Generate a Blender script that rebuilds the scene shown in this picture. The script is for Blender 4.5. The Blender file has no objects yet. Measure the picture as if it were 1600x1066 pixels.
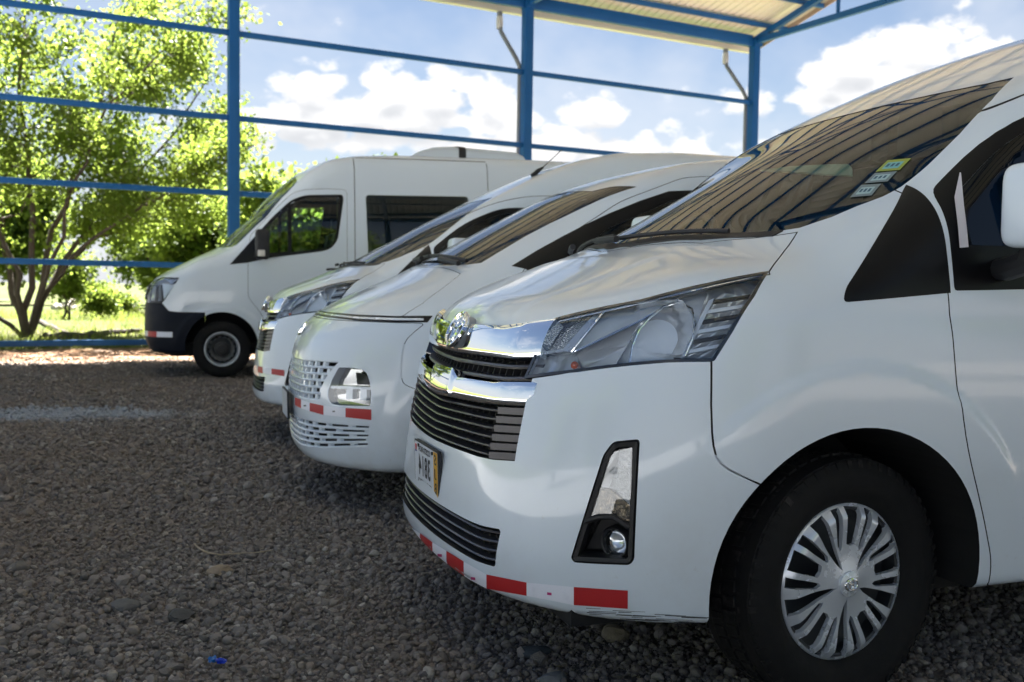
import bpy, bmesh, math, random
import numpy as np
from math import sin, cos, radians, atan, pi
from mathutils import Vector, Matrix
random.seed(7); RNG = np.random.default_rng(7)
SC = bpy.context.scene
COL = SC.collection

# ------------------------------------------------------------------ camera
F_PX, CAM_H, HORIZON, ROLL = 1556.0, 1.1436, 452.5, 0.85
PITCH = atan((533 - HORIZON) / F_PX)
CAM = np.array([0, 0, CAM_H])
_fw = np.array([0, cos(PITCH), -sin(PITCH)]); _up = np.array([0, sin(PITCH), cos(PITCH)]); _ri = np.array([1., 0, 0])
_a = radians(ROLL)
CR = _ri * cos(_a) + _up * sin(_a); CU = -_ri * sin(_a) + _up * cos(_a); CF = _fw
cam_data = bpy.data.cameras.new('camera')
cam = bpy.data.objects.new('camera', cam_data); COL.objects.link(cam)
cam_data.sensor_width = 36.0; cam_data.lens = F_PX / 1600 * 36
cam_data.clip_start = 0.05; cam_data.clip_end = 6000
cam.matrix_world = Matrix(((CR[0], CU[0], -CF[0], CAM[0]), (CR[1], CU[1], -CF[1], CAM[1]), (CR[2], CU[2], -CF[2], CAM[2]), (0, 0, 0, 1)))
cam_data.dof.use_dof = True; cam_data.dof.focus_distance = 2.75; cam_data.dof.aperture_fstop = 5.0
SC.camera = cam

# ------------------------------------------------------------------ sun and sky
SUN_EL, SUN_AZ = 62.0, -12.0           # azimuth: degrees to the right of straight ahead
EXPOSURE = 3.30
sd = bpy.data.lights.new('sun', 'SUN'); sd.energy = 5.0; sd.angle = radians(.53); sd.color = (1, .98, .955)
sun = bpy.data.objects.new('sun', sd); COL.objects.link(sun)
sun_dir = Vector((sin(radians(SUN_AZ)) * cos(radians(SUN_EL)), cos(radians(SUN_AZ)) * cos(radians(SUN_EL)), sin(radians(SUN_EL))))
sun.rotation_euler = sun_dir.to_track_quat('Z', 'Y').to_euler()
W = bpy.data.worlds.new('World'); SC.world = W; W.use_nodes = True
W.cycles.sampling_method = 'MANUAL'; W.cycles.sample_map_resolution = 512
SC.view_settings.view_transform = 'Standard'; SC.view_settings.look = 'None'
SC.view_settings.exposure = EXPOSURE; SC.view_settings.gamma = 1; SC.view_settings.use_curve_mapping = False
SC.cycles.use_denoising = True
SC.cycles.max_bounces = 12; SC.cycles.transparent_max_bounces = 24; SC.cycles.glossy_bounces = 6; SC.cycles.diffuse_bounces = 4
SC.cycles.sample_clamp_indirect = 8; SC.cycles.caustics_reflective = False; SC.cycles.caustics_refractive = False

def px_ray(u, v):
    return CF + (u - 800) / F_PX * CR - (v - 533) / F_PX * CU

def px_ground(u, v, z=0.0):
    d = px_ray(u, v); t = (z - CAM[2]) / d[2]; return CAM + t * d
# ------------------------------------------------------------------ node helpers
class NT:
    def __init__(s, tree): s.t = tree; s.n = tree.nodes; s.l = tree.links
    def new(s, kind, **kw):
        nd = s.n.new(kind)
        for k, v in kw.items():
            if k == 'ins':
                for a, b in v.items(): s.put(nd, a, b)
            else: setattr(nd, k, v)
        return nd
    def put(s, nd, a, b):
        sock = nd.inputs[a]
        if isinstance(b, bpy.types.NodeSocket): s.l.new(b, sock)
        elif isinstance(b, bpy.types.Node): s.l.new(b.outputs[0], sock)
        else: sock.default_value = b
    def math(s, op, a, b=None, c=None, clamp=False):
        nd = s.new('ShaderNodeMath', operation=op, use_clamp=clamp); s.put(nd, 0, a)
        if b is not None: s.put(nd, 1, b)
        if c is not None: s.put(nd, 2, c)
        return nd.outputs[0]
    def vmath(s, op, a, b=None):
        nd = s.new('ShaderNodeVectorMath', operation=op); s.put(nd, 0, a)
        if b is not None: s.put(nd, 1, b)
        return nd
    def noise(s, vec, scale, detail=4, rough=.5, dist=0.0):
        nd = s.new('ShaderNodeTexNoise'); nd.inputs['Scale'].default_value = scale; nd.inputs['Detail'].default_value = detail
        nd.inputs['Roughness'].default_value = rough; nd.inputs['Distortion'].default_value = dist
        if vec is not None: s.l.new(vec, nd.inputs['Vector'])
        return nd
    def ramp(s, fac, stops, interp='LINEAR'):
        nd = s.new('ShaderNodeValToRGB'); nd.color_ramp.interpolation = interp
        el = nd.color_ramp.elements
        while len(el) < len(stops): el.new(.5)
        for e, (p, c) in zip(el, stops):
            e.position = p; e.color = (c, c, c, 1) if isinstance(c, (int, float)) else (*c, 1)
        s.l.new(fac, nd.inputs[0]); return nd.outputs[0]
    def mix(s, fac, a, b, blend='MIX'):
        nd = s.new('ShaderNodeMix', data_type='RGBA', blend_type=blend)
        s.put(nd, 0, fac)
        for sock, v in ((nd.inputs[6], a), (nd.inputs[7], b)):
            if isinstance(v, bpy.types.NodeSocket): s.l.new(v, sock)
            else: sock.default_value = (*v, 1) if len(v) == 3 else v
        return nd.outputs[2]
    def maprange(s, v, a, b, c=0., d=1., smooth=True):
        nd = s.new('ShaderNodeMapRange', interpolation_type='SMOOTHSTEP' if smooth else 'LINEAR')
        s.put(nd, 0, v); s.put(nd, 1, a); s.put(nd, 2, b); s.put(nd, 3, c); s.put(nd, 4, d); return nd.outputs[0]

# sky: clear-air Nishita sky with a bank of fair-weather cumulus that goes on all round the horizon
w = NT(W.node_tree); w.n.clear()
out = w.new('ShaderNodeOutputWorld'); bg = w.new('ShaderNodeBackground')
sky = w.new('ShaderNodeTexSky', sky_type='NISHITA', sun_disc=False, sun_elevation=radians(SUN_EL), sun_rotation=radians(SUN_AZ),
            air_density=1.0, dust_density=0.6, ozone_density=1.6, altitude=60)
tc = w.new('ShaderNodeTexCoord'); gen = tc.outputs['Generated']
sep = w.new('ShaderNodeSeparateXYZ'); w.l.new(gen, sep.inputs[0])
zz = sep.outputs[2]
LUMPS = [(475, 150, .050, .034), (425, 185, .052, .026), (520, 185, .04, .022), (600, 150, .036, .026), (565, 180, .05, .022), (690, 150, .058, .034), (755, 165, .045, .026), (640, 190, .12, .020), (720, 195, .09, .022),
         (480, 215, .12, .016), (950, 190, .050, .034), (1010, 205, .040, .024), (900, 215, .055, .026), (1060, 235, .045, .016), (960, 235, .11, .018), (1430, 85, .062, .026), (1340, 110, .05, .022), (1510, 100, .05, .024), (1290, 130, .035, .014), (1420, 120, .09, .018), (1560, 150, .07, .03), (660, 222, .26, .016), (450, 190, .10, .03), (930, 240, .16, .016), (1400, 145, .20, .02)]
def cloud_density(vec, fine=True):
    """cumulus heads standing where the photograph has them, and a scattered field of the same kind all round"""
    acc = None
    for u, v, ru, rv in LUMPS:
        d = px_ray(u, v); d = d / np.linalg.norm(d)
        sc = w.vmath('MULTIPLY', w.vmath('SUBTRACT', vec, tuple(d)).outputs[0], (1 / ru, 1 / ru, 1 / rv)).outputs[0]
        e = w.math('SUBTRACT', 1.0, w.vmath('LENGTH', sc).outputs[1]); acc = e if acc is None else w.math('SMOOTH_MAX', acc, e, .18)
    mp = w.new('ShaderNodeMapping'); w.l.new(vec, mp.inputs[0]); mp.inputs['Scale'].default_value = (1, 1, 1.5); mp.inputs['Location'].default_value = (.37, .12, .0)
    sp = w.new('ShaderNodeSeparateXYZ'); w.l.new(vec, sp.inputs[0])
    n1 = w.noise(mp.outputs[0], 4.2, 3, .5)
    field = w.math('SUBTRACT', w.math('MULTIPLY', n1.outputs[0], 2.2), w.math('ADD', 1.42, w.maprange(sp.outputs[2], .02, .5, 0., .12)))
    base = w.math('SMOOTH_MAX', acc, field, .15)
    warp = w.noise(mp.outputs[0], 9, 3, .6); wv = w.vmath('ADD', mp.outputs[0], w.vmath('SCALE', warp.outputs['Color']).outputs[0])
    wv.inputs[1].links[0].from_node.inputs['Scale'].default_value = .05
    def puff(scale):
        v_ = w.new('ShaderNodeTexVoronoi', feature='F1'); v_.inputs['Scale'].default_value = scale; w.l.new(wv.outputs[0], v_.inputs['Vector']); d = v_.outputs['Distance']; return w.math('SUBTRACT', .30, w.math('MULTIPLY', d, d))
    d_ = w.math('ADD', base, w.math('MULTIPLY', puff(17), 1.0))
    if not fine: return d_, mp.outputs[0]
    d_ = w.math('ADD', d_, w.math('MULTIPLY', puff(42), .60))
    return w.math('ADD', d_, w.math('MULTIPLY', w.math('SUBTRACT', w.noise(mp.outputs[0], 60, 5, .65).outputs[0], .5), .7)), mp.outputs[0]
dens, mpo = cloud_density(gen)
up_v = w.vmath('ADD', gen, (-.004, 0, .016)).outputs[0]; dens_up, _ = cloud_density(up_v, False)
mask = w.maprange(dens, .10, .46)
thin = w.noise(mpo, 3.0, 5, .6); haze = w.maprange(w.math('SUBTRACT', thin.outputs[0], w.math('MULTIPLY', zz, .45)), .28, .62, 0., .70)
low = w.maprange(zz, .0, .22, .80, 0.)
veil = w.math('MAXIMUM', haze, low)
shade = w.maprange(dens_up, .25, 1.25, 1.0, .80); edge = w.maprange(w.math('SUBTRACT', dens, dens_up), -.30, .30, .90, 1.06); shade2 = w.math('MULTIPLY', shade, edge)
CLOUD = 1.14
cc = w.new('ShaderNodeCombineColor')
for i, (k, g_) in enumerate(((1.0, 1.15), (.995, 1.05), (1.0, .92))): w.l.new(w.math('MULTIPLY', w.math('POWER', shade2, g_), CLOUD * k), cc.inputs[i])
SKY_GAIN = 0.130
skyc = w.vmath('MULTIPLY', sky.outputs[0], (SKY_GAIN * 1.02, SKY_GAIN * .96, SKY_GAIN * .94)).outputs[0]
v1 = w.mix(veil, skyc, (CLOUD * .76, CLOUD * .81, CLOUD * .90))
v2 = w.mix(mask, v1, cc.outputs[0])
w.l.new(v2, bg.inputs[0]); bg.inputs[1].default_value = 0.10
w.l.new(bg.outputs[0], out.inputs[0])
# ------------------------------------------------------------------ materials
MATS = {}
def material(name, build):
    if name in MATS: return MATS[name]
    m = bpy.data.materials.new(name); m.use_nodes = True; t = NT(m.node_tree); t.n.clear()
    o = t.new('ShaderNodeOutputMaterial'); r = build(t)
    t.l.new(r, o.inputs[0]); MATS[name] = m; return m

def principled(t, color, rough=.5, metal=0., coat=0., coat_rough=.03, spec=.5, normal=None, **kw):
    b = t.new('ShaderNodeBsdfPrincipled')
    t.put(b, 'Base Color', color if isinstance(color, bpy.types.NodeSocket) else (*color, 1)); t.put(b, 'Roughness', rough); t.put(b, 'Metallic', metal)
    t.put(b, 'Coat Weight', coat); t.put(b, 'Coat Roughness', coat_rough); t.put(b, 'Specular IOR Level', spec)
    if normal is not None: t.l.new(normal, b.inputs['Normal'])
    for k, v in kw.items(): t.put(b, k, v)
    return b.outputs[0]

def objco(t): return t.new('ShaderNodeTexCoord').outputs['Object']
def bump(t, h, strength=.3, dist=.01):
    b = t.new('ShaderNodeBump'); b.inputs['Strength'].default_value = strength; b.inputs['Distance'].default_value = dist
    t.l.new(h, b.inputs['Height']); return b.outputs[0]

def simple(name, color, rough=.5, metal=0., coat=0., var=.0, vscale=8., bumpk=0., bscale=60., spec=.5):
    def f(t):
        co = objco(t); c = color
        n = t.noise(co, vscale, 5, .6)
        if var: c = t.mix(n.outputs[0], tuple(x * (1 - var) for x in color), tuple(min(1, x * (1 + var)) for x in color))
        r = t.maprange(n.outputs[0], .3, .7, max(0, rough - .06), min(1, rough + .06)) if var else rough
        nm = bump(t, t.noise(co, bscale, 4, .6).outputs[0], bumpk, .004) if bumpk else None
        return principled(t, c, r, metal, coat, normal=nm, spec=spec)
    return material(name, f)

def m_paint(name='white_paint', base=(.68, .755, .835)):
    def f(t):
        co = objco(t); s = t.new('ShaderNodeSeparateXYZ'); t.l.new(co, s.inputs[0])
        dust = t.noise(co, 3.5, 7, .65)
        low = t.maprange(s.outputs[2], .95, .15, 0., 1.)
        spl = t.noise(co, 38, 3, .7)
        d = t.math('MULTIPLY', t.math('MULTIPLY', low, t.maprange(dust.outputs[0], .42, .72)), .20)
        d2 = t.math('MULTIPLY', t.math('MULTIPLY', low, t.maprange(spl.outputs[0], .66, .74)), .18)
        c = t.mix(t.math('ADD', d, d2, clamp=True), base, (.36, .31, .26))
        rr = t.math('ADD', .28, t.math('MULTIPLY', d, .8))
        wv = bump(t, t.noise(co, 260, 2, .5).outputs[0], .012, .002)
        return principled(t, c, rr, 0, .85, t.math('ADD', .04, t.math('MULTIPLY', d, .35)), normal=None, **{'Coat Normal': wv, 'Coat IOR': 1.42})
    return material(name, f)

def m_glass(name, tint=(.3, .36, .33), refl=1.0, f0=1.5, rough=0.0):
    def f(t):
        lw = t.new('ShaderNodeFresnel'); lw.inputs[0].default_value = f0
        tr = t.new('ShaderNodeBsdfTransparent'); tr.inputs[0].default_value = (*tint, 1)
        co = objco(t)
        gl = t.new('ShaderNodeBsdfGlossy'); gl.inputs['Color'].default_value = (.96, .98, 1, 1); gl.inputs['Roughness'].default_value = rough
        m = t.new('ShaderNodeMixShader'); t.l.new(t.math('MULTIPLY', lw.outputs[0], refl, clamp=True), m.inputs[0]); t.l.new(tr.outputs[0], m.inputs[1]); t.l.new(gl.outputs[0], m.inputs[2])
        return m.outputs[0]
    return material(name, f)

M_PAINT = m_paint()
M_DARK = simple('dark_plastic', (.012, .012, .014), .55, var=.3, bumpk=.08, bscale=400)
M_BLACKGLOSS = simple('black_gloss', (.006, .006, .007), .12, coat=1.0)
M_TRIMBLACK = simple('black_trim', (.005, .005, .006), .30, spec=.22)
M_CHROME = simple('chrome', (.86, .88, .90), .035, 1.0)
M_SATIN = simple('satin_silver', (.70, .75, .82), .25, .40, coat=.3, var=.06, vscale=14)
M_RUBBER = simple('tyre_rubber', (.008, .008, .0085), .82, spec=.3, var=.35, vscale=25, bumpk=.15, bscale=180)
M_GAP = simple('gap_black', (.006, .006, .007), .8)
M_GREYPL = simple('grey_plastic', (.10, .105, .115), .42, var=.1)
M_REFLECTOR = simple('lamp_reflector', (.95, .97, 1.0), .07, .60)
M_LAMPGREY = simple('lamp_bezel', (.80, .88, .98), .22, .10)
M_CLEAR = m_glass('clear_lens', (.93, .95, .97), 1.0, 1.5)
M_SCREEN = m_glass('windscreen_glass', (.55, .63, .57), .85, 1.58)
M_CABGLASS = m_glass('cab_glass', (.62, .72, .70), 1.0, 1.5)
M_TINT = m_glass('tinted_glass', (.045, .05, .055), .9, 1.5)
M_SEAT = simple('seat_cloth', (.045, .05, .06), .9, var=.25, vscale=30)
M_HEADLINER = simple('headliner', (.35, .35, .34), .9)
M_DASH = simple('dashboard', (.03, .03, .033), .6, bumpk=.1, bscale=300)
def _tape(name, col, rough):
    def f(t):
        co = objco(t); v = t.new('ShaderNodeTexVoronoi', ins={'Scale': 260.}); t.l.new(co, v.inputs['Vector'])
        n = t.noise(co, 14, 3, .6)
        c = t.mix(t.maprange(v.outputs['Distance'], .1, .5, 0, .18), col, tuple(min(1, x * 1.25 + .03) for x in col))
        c = t.mix(t.maprange(n.outputs[0], .55, .75, 0, .3), c, tuple(x * .8 for x in col))
        return principled(t, c, rough, 0, .12, .2)
    return material(name, f)
M_TRED = _tape('red_reflective', (.42, .006, .010), .5)
M_TWHITE = _tape('white_reflective', (.78, .80, .90), .4)

# ------------------------------------------------------------------ object helpers
def mesh_obj(name, verts, faces, mats, parent=None, smooth=True, mi=None, angle=None):
    me = bpy.data.meshes.new(name); me.from_pydata([tuple(map(float, v)) for v in verts], [], [tuple(int(i) for i in f) for f in faces])
    return link_mesh(name, me, mats, parent, smooth, mi, angle)

def link_mesh(name, me, mats, parent=None, smooth=True, mi=None, angle=None):
    if not isinstance(mats, (list, tuple)): mats = [mats]
    me.materials.clear()
    for m in mats: me.materials.append(m)
    if mi is not None: me.polygons.foreach_set('material_index', np.asarray(mi, dtype=np.int32))
    if smooth: me.polygons.foreach_set('use_smooth', np.ones(len(me.polygons), dtype=bool))
    if angle is not None: me.set_sharp_from_angle(angle=radians(angle))
    o = bpy.data.objects.new(name, me); COL.objects.link(o)
    if parent is not None: o.parent = parent
    return o

def empty(name, loc=(0, 0, 0), rz=0.0):
    o = bpy.data.objects.new(name, None); o.empty_display_size = .2; COL.objects.link(o); o.location = loc; o.rotation_euler = (0, 0, rz); return o

def tag(o, label, cat, group=None, kind=None):
    if label: o['label'] = label
    if cat: o['category'] = cat
    if group: o['group'] = group
    if kind: o['kind'] = kind
    return o

class MB:
    """collects simple solids for one mesh"""
    def __init__(s): s.v = []; s.f = []; s.m = []
    def add(s, v, f, m=0):
        b = len(s.v); s.v += [tuple(map(float, p)) for p in v]; s.f += [tuple(int(i) + b for i in q) for q in f]; s.m += [m] * len(f)
    def box(s, lo, hi, m=0, bev=0.0):
        if bev <= 0:
            x0, y0, z0 = lo; x1, y1, z1 = hi
            s.add([(x0, y0, z0), (x1, y0, z0), (x1, y1, z0), (x0, y1, z0), (x0, y0, z1), (x1, y0, z1), (x1, y1, z1), (x0, y1, z1)],
                  [(0, 3, 2, 1), (4, 5, 6, 7), (0, 1, 5, 4), (1, 2, 6, 5), (2, 3, 7, 6), (3, 0, 4, 7)], m); return
        bm = bmesh.new(); r = bmesh.ops.create_cube(bm, size=1)
        for v in bm.verts: v.co = Vector([lo[i] + (v.co[i] + .5) * (hi[i] - lo[i]) for i in range(3)])
        bmesh.ops.bevel(bm, geom=bm.edges[:], offset=bev, segments=2, affect='EDGES', profile=.6)
        s.addbm(bm, m)
    def addbm(s, bm, m=0, mat=None):
        if mat is not None: bm.transform(mat)
        bm.verts.index_update(); s.add([v.co[:] for v in bm.verts], [[v.index for v in f.verts] for f in bm.faces], m); bm.free()
    def bar(s, a, b, wx, wy, up=(0, 0, 1), m=0):
        """rectangular bar from a to b"""
        a = Vector(a); b = Vector(b); d = (b - a).normalized(); u = Vector(up); sx = d.cross(u)
        if sx.length < 1e-4: sx = d.cross(Vector((1, 0, 0)))
        sx.normalize(); sy = sx.cross(d).normalized()
        q = [sx * (wx / 2) * i + sy * (wy / 2) * j for i, j in ((-1, -1), (1, -1), (1, 1), (-1, 1))]
        s.add([a + k for k in q] + [b + k for k in q], [(3, 2, 1, 0), (4, 5, 6, 7), (0, 1, 5, 4), (1, 2, 6, 5), (2, 3, 7, 6), (3, 0, 4, 7)], m)
    def tube(s, pts, rad, n=8, m=0, close=True, squash=None):
        pts = [Vector(p) for p in pts]; rings = []
        rad = rad if isinstance(rad, (list, tuple, np.ndarray)) else [rad] * len(pts)
        prev = None
        for i, p in enumerate(pts):
            d = (pts[min(i + 1, len(pts) - 1)] - pts[max(i - 1, 0)]).normalized()
            if prev is None:
                sx = d.orthogonal().normalized()
            else:
                sx = (prev - d * prev.dot(d)).normalized()
            prev = sx; sy = d.cross(sx)
            rings.append([p + (sx * cos(2 * pi * k / n) + sy * sin(2 * pi * k / n)) * rad[i] for k in range(n)])
        v = [q for r in rings for q in r]; f = []
        for i in range(len(pts) - 1):
            for k in range(n): f.append((i * n + k, i * n + (k + 1) % n, (i + 1) * n + (k + 1) % n, (i + 1) * n + k))
        if close: f += [tuple(range(n))[::-1], tuple((len(pts) - 1) * n + k for k in range(n))]
        s.add(v, f, m)
    def lathe(s, prof, n=64, axis='y', m=0, center=(0, 0, 0), a0=0., closed=False):
        """prof: (radius, offset along axis)"""
        v = []; f = []; L = len(prof)
        for k in range(n):
            a = a0 + 2 * pi * k / n; ca, sa = cos(a), sin(a)
            for r, h in prof:
                p = {'y': (r * ca, h, r * sa), 'z': (r * ca, r * sa, h), 'x': (h, r * ca, r * sa)}[axis]
                v.append((p[0] + center[0], p[1] + center[1], p[2] + center[2]))
        for k in range(n):
            k2 = (k + 1) % n
            for i in range(L - 1 + (1 if closed else 0)):
                j = (i + 1) % L
                f.append((k * L + i, k * L + j, k2 * L + j, k2 * L + i))
        s.add(v, f, m)
    def grid(s, P, m=0, flip=False):
        """P: array (a, b, 3) -> quad sheet"""
        P = np.asarray(P); A, B = P.shape[:2]; f = []
        for i in range(A - 1):
            for j in range(B - 1):
                q = (i * B + j, i * B + j + 1, (i + 1) * B + j + 1, (i + 1) * B + j); f.append(q[::-1] if flip else q)
        s.add(P.reshape(-1, 3), f, m)
    def slab(s, P, Q, m=0):
        """closed solid between two equal grids P (outer) and Q (inner)"""
        P = np.asarray(P); Q = np.asarray(Q); A, B = P.shape[:2]; n = A * B; f = []
        for i in range(A - 1):
            for j in range(B - 1):
                q = (i * B + j, i * B + j + 1, (i + 1) * B + j + 1, (i + 1) * B + j)
                f.append(q); f.append(tuple(n + k for k in q[::-1]))
        rim = [j for j in range(B)] + [i * B + B - 1 for i in range(1, A)] + [(A - 1) * B + j for j in range(B - 2, -1, -1)] + [i * B for i in range(A - 2, 0, -1)]
        for a, b in zip(rim, rim[1:] + rim[:1]): f.append((b, a, n + a, n + b))
        s.add(np.concatenate([P.reshape(-1, 3), Q.reshape(-1, 3)]), f, m)
    def build(s, name, mats, parent=None, smooth=True, angle=35, fix=False):
        o = mesh_obj(name, s.v, s.f, mats, parent, smooth, s.m if max(s.m + [0]) > 0 else None, None)
        if fix:
            bm = bmesh.new(); bm.from_mesh(o.data); bmesh.ops.recalc_face_normals(bm, faces=bm.faces); bm.to_mesh(o.data); bm.free()
        if smooth and angle: o.data.set_sharp_from_angle(angle=radians(angle))
        return o

def pebble_box(c, dims, e=.32, n=28, m=18):
    """soft-cornered box (superellipsoid) as (verts, faces)"""
    pw = lambda q: np.sign(q) * np.abs(q) ** e
    v = []; f = []
    for i in range(m + 1):
        b = -pi / 2 + pi * i / m
        for k in range(n):
            a = 2 * pi * (k + .5) / n; v.append((c[0] + dims[0] / 2 * pw(cos(b)) * pw(cos(a)), c[1] + dims[1] / 2 * pw(cos(b)) * pw(sin(a)), c[2] + dims[2] / 2 * pw(sin(b))))
    for i in range(m):
        for k in range(n): f.append((i * n + k, i * n + (k + 1) % n, (i + 1) * n + (k + 1) % n, (i + 1) * n + k))
    return v, f

def prism(poly, lo, hi, e1, e2, d):
    """solid prism: 2-D polygon in (e1, e2), extruded along d between lo and hi"""
    e1, e2, d = (np.asarray(x, float) for x in (e1, e2, d)); n = len(poly)
    P = [a * e1 + b * e2 for a, b in poly]
    v = [p + lo * d for p in P] + [p + hi * d for p in P]
    f = [tuple(range(n)), tuple(range(2 * n - 1, n - 1, -1))] + [(i, (i + 1) % n, n + (i + 1) % n, n + i) for i in range(n)]
    return v, f

def raw_mesh(v, f, fix=True):
    me = bpy.data.meshes.new('tmp'); me.from_pydata([tuple(map(float, p)) for p in v], [], f)
    if fix:
        bm = bmesh.new(); bm.from_mesh(me); bmesh.ops.recalc_face_normals(bm, faces=bm.faces); bm.to_mesh(me); bm.free()
    return me

def boolean(me_a, me_b, op):
    a = bpy.data.objects.new('tmp_a', me_a); b = bpy.data.objects.new('tmp_b', me_b); COL.objects.link(a); COL.objects.link(b)
    md = a.modifiers.new('b', 'BOOLEAN'); md.operation = op; md.object = b; md.solver = 'MANIFOLD'
    dg = bpy.context.evaluated_depsgraph_get(); ev = a.evaluated_get(dg); me = bpy.data.meshes.new_from_object(ev)
    bpy.data.objects.remove(a); bpy.data.objects.remove(b)
    return me

def inset(poly, g):
    """offset a 2-D polygon inwards by g"""
    p = np.asarray(poly, float); n = len(p)
    area = sum(p[i][0] * p[(i + 1) % n][1] - p[(i + 1) % n][0] * p[i][1] for i in range(n))
    sg = 1 if area > 0 else -1; out = []
    for i in range(n):
        a, b, c = p[i - 1], p[i], p[(i + 1) % n]
        d1 = b - a; d2 = c - b; d1 = d1 / (np.linalg.norm(d1) + 1e-9); d2 = d2 / (np.linalg.norm(d2) + 1e-9)
        n1 = np.array([-d1[1], d1[0]]) * sg; n2 = np.array([-d2[1], d2[0]]) * sg
        m = n1 + n2; L = np.linalg.norm(m)
        if L < .2: out.append(b + n1 * g); continue
        m = m / L; out.append(b + m * g / max(.35, m @ n1))
    return np.array(out)

def rounded(poly, r, seg=5):
    """round the corners of a 2-D polygon; r may be one number or one per corner"""
    p = np.asarray(poly, float); n = len(p); out = []
    rr = r if isinstance(r, (list, tuple)) else [r] * n
    for i in range(n):
        a, b, c = p[i - 1], p[i], p[(i + 1) % n]
        la = np.linalg.norm(a - b); lc = np.linalg.norm(c - b); k = min(rr[i], .45 * la, .45 * lc)
        if k < 1e-4: out.append(b); continue
        s = b + (a - b) / la * k; e = b + (c - b) / lc * k
        for t in np.linspace(0, 1, seg): out.append((1 - t) ** 2 * s + 2 * t * (1 - t) * b + t * t * e)
    keep = [out[0]]
    for q in out[1:]:
        if np.linalg.norm(q - keep[-1]) > .006 * min(1, max(1e-3, np.ptp(p[:, 0]))): keep.append(q)
    return np.array(keep)

class Curve:
    """smoothed table: linear interpolation blurred with a gaussian, so that it has no kinks and no overshoot"""
    def __init__(s, pts, sigma):
        xs, ys = zip(*sorted(pts)); lo, hi = xs[0] - 4 * sigma - .5, xs[-1] + 4 * sigma + .5
        n = int((hi - lo) / max(sigma / 8, .002)) + 2; s.x = np.linspace(lo, hi, n)
        g0 = (ys[1] - ys[0]) / (xs[1] - xs[0]); g1 = (ys[-1] - ys[-2]) / (xs[-1] - xs[-2])
        y = np.interp(s.x, xs, ys); y = np.where(s.x < xs[0], ys[0] + g0 * (s.x - xs[0]), y); y = np.where(s.x > xs[-1], ys[-1] + g1 * (s.x - xs[-1]), y)
        dx = s.x[1] - s.x[0]; k = np.exp(-.5 * (np.arange(-int(4 * sigma / dx), int(4 * sigma / dx) + 1) * dx / sigma) ** 2); k /= k.sum()
        pad = len(k) // 2; yy = np.concatenate([y[0] + (y[1] - y[0]) * np.arange(-pad, 0), y, y[-1] + (y[-1] - y[-2]) * np.arange(1, pad + 1)])
        s.y = np.convolve(yy, k, 'valid')
    def __call__(s, x): return np.interp(x, s.x, s.y)

def smax(a, b, k):
    h = np.maximum(k - np.abs(a - b), 0) / k
    return np.maximum(a, b) + h * h * k * .25
def sstep(x, a, b):
    t = np.clip((x - a) / (b - a), 0, 1); return t * t * (3 - 2 * t)
# ------------------------------------------------------------------ vehicle bodies: an implicit skin, meshed, then cut into panels
class Pose:
    def __init__(s, x, y, heading):
        t = radians(heading); s.o = np.array([x, y, 0.]); s.X = np.array([-cos(t), -sin(t), 0]); s.Y = np.array([sin(t), -cos(t), 0]); s.Z = np.array([0, 0, 1.])
        s.rz = math.atan2(s.X[1], s.X[0])
    def dir_local(s, d): return np.array([d @ s.X, d @ s.Y, d @ s.Z])
    def local(s, p): return s.dir_local(np.asarray(p) - s.o)

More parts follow.
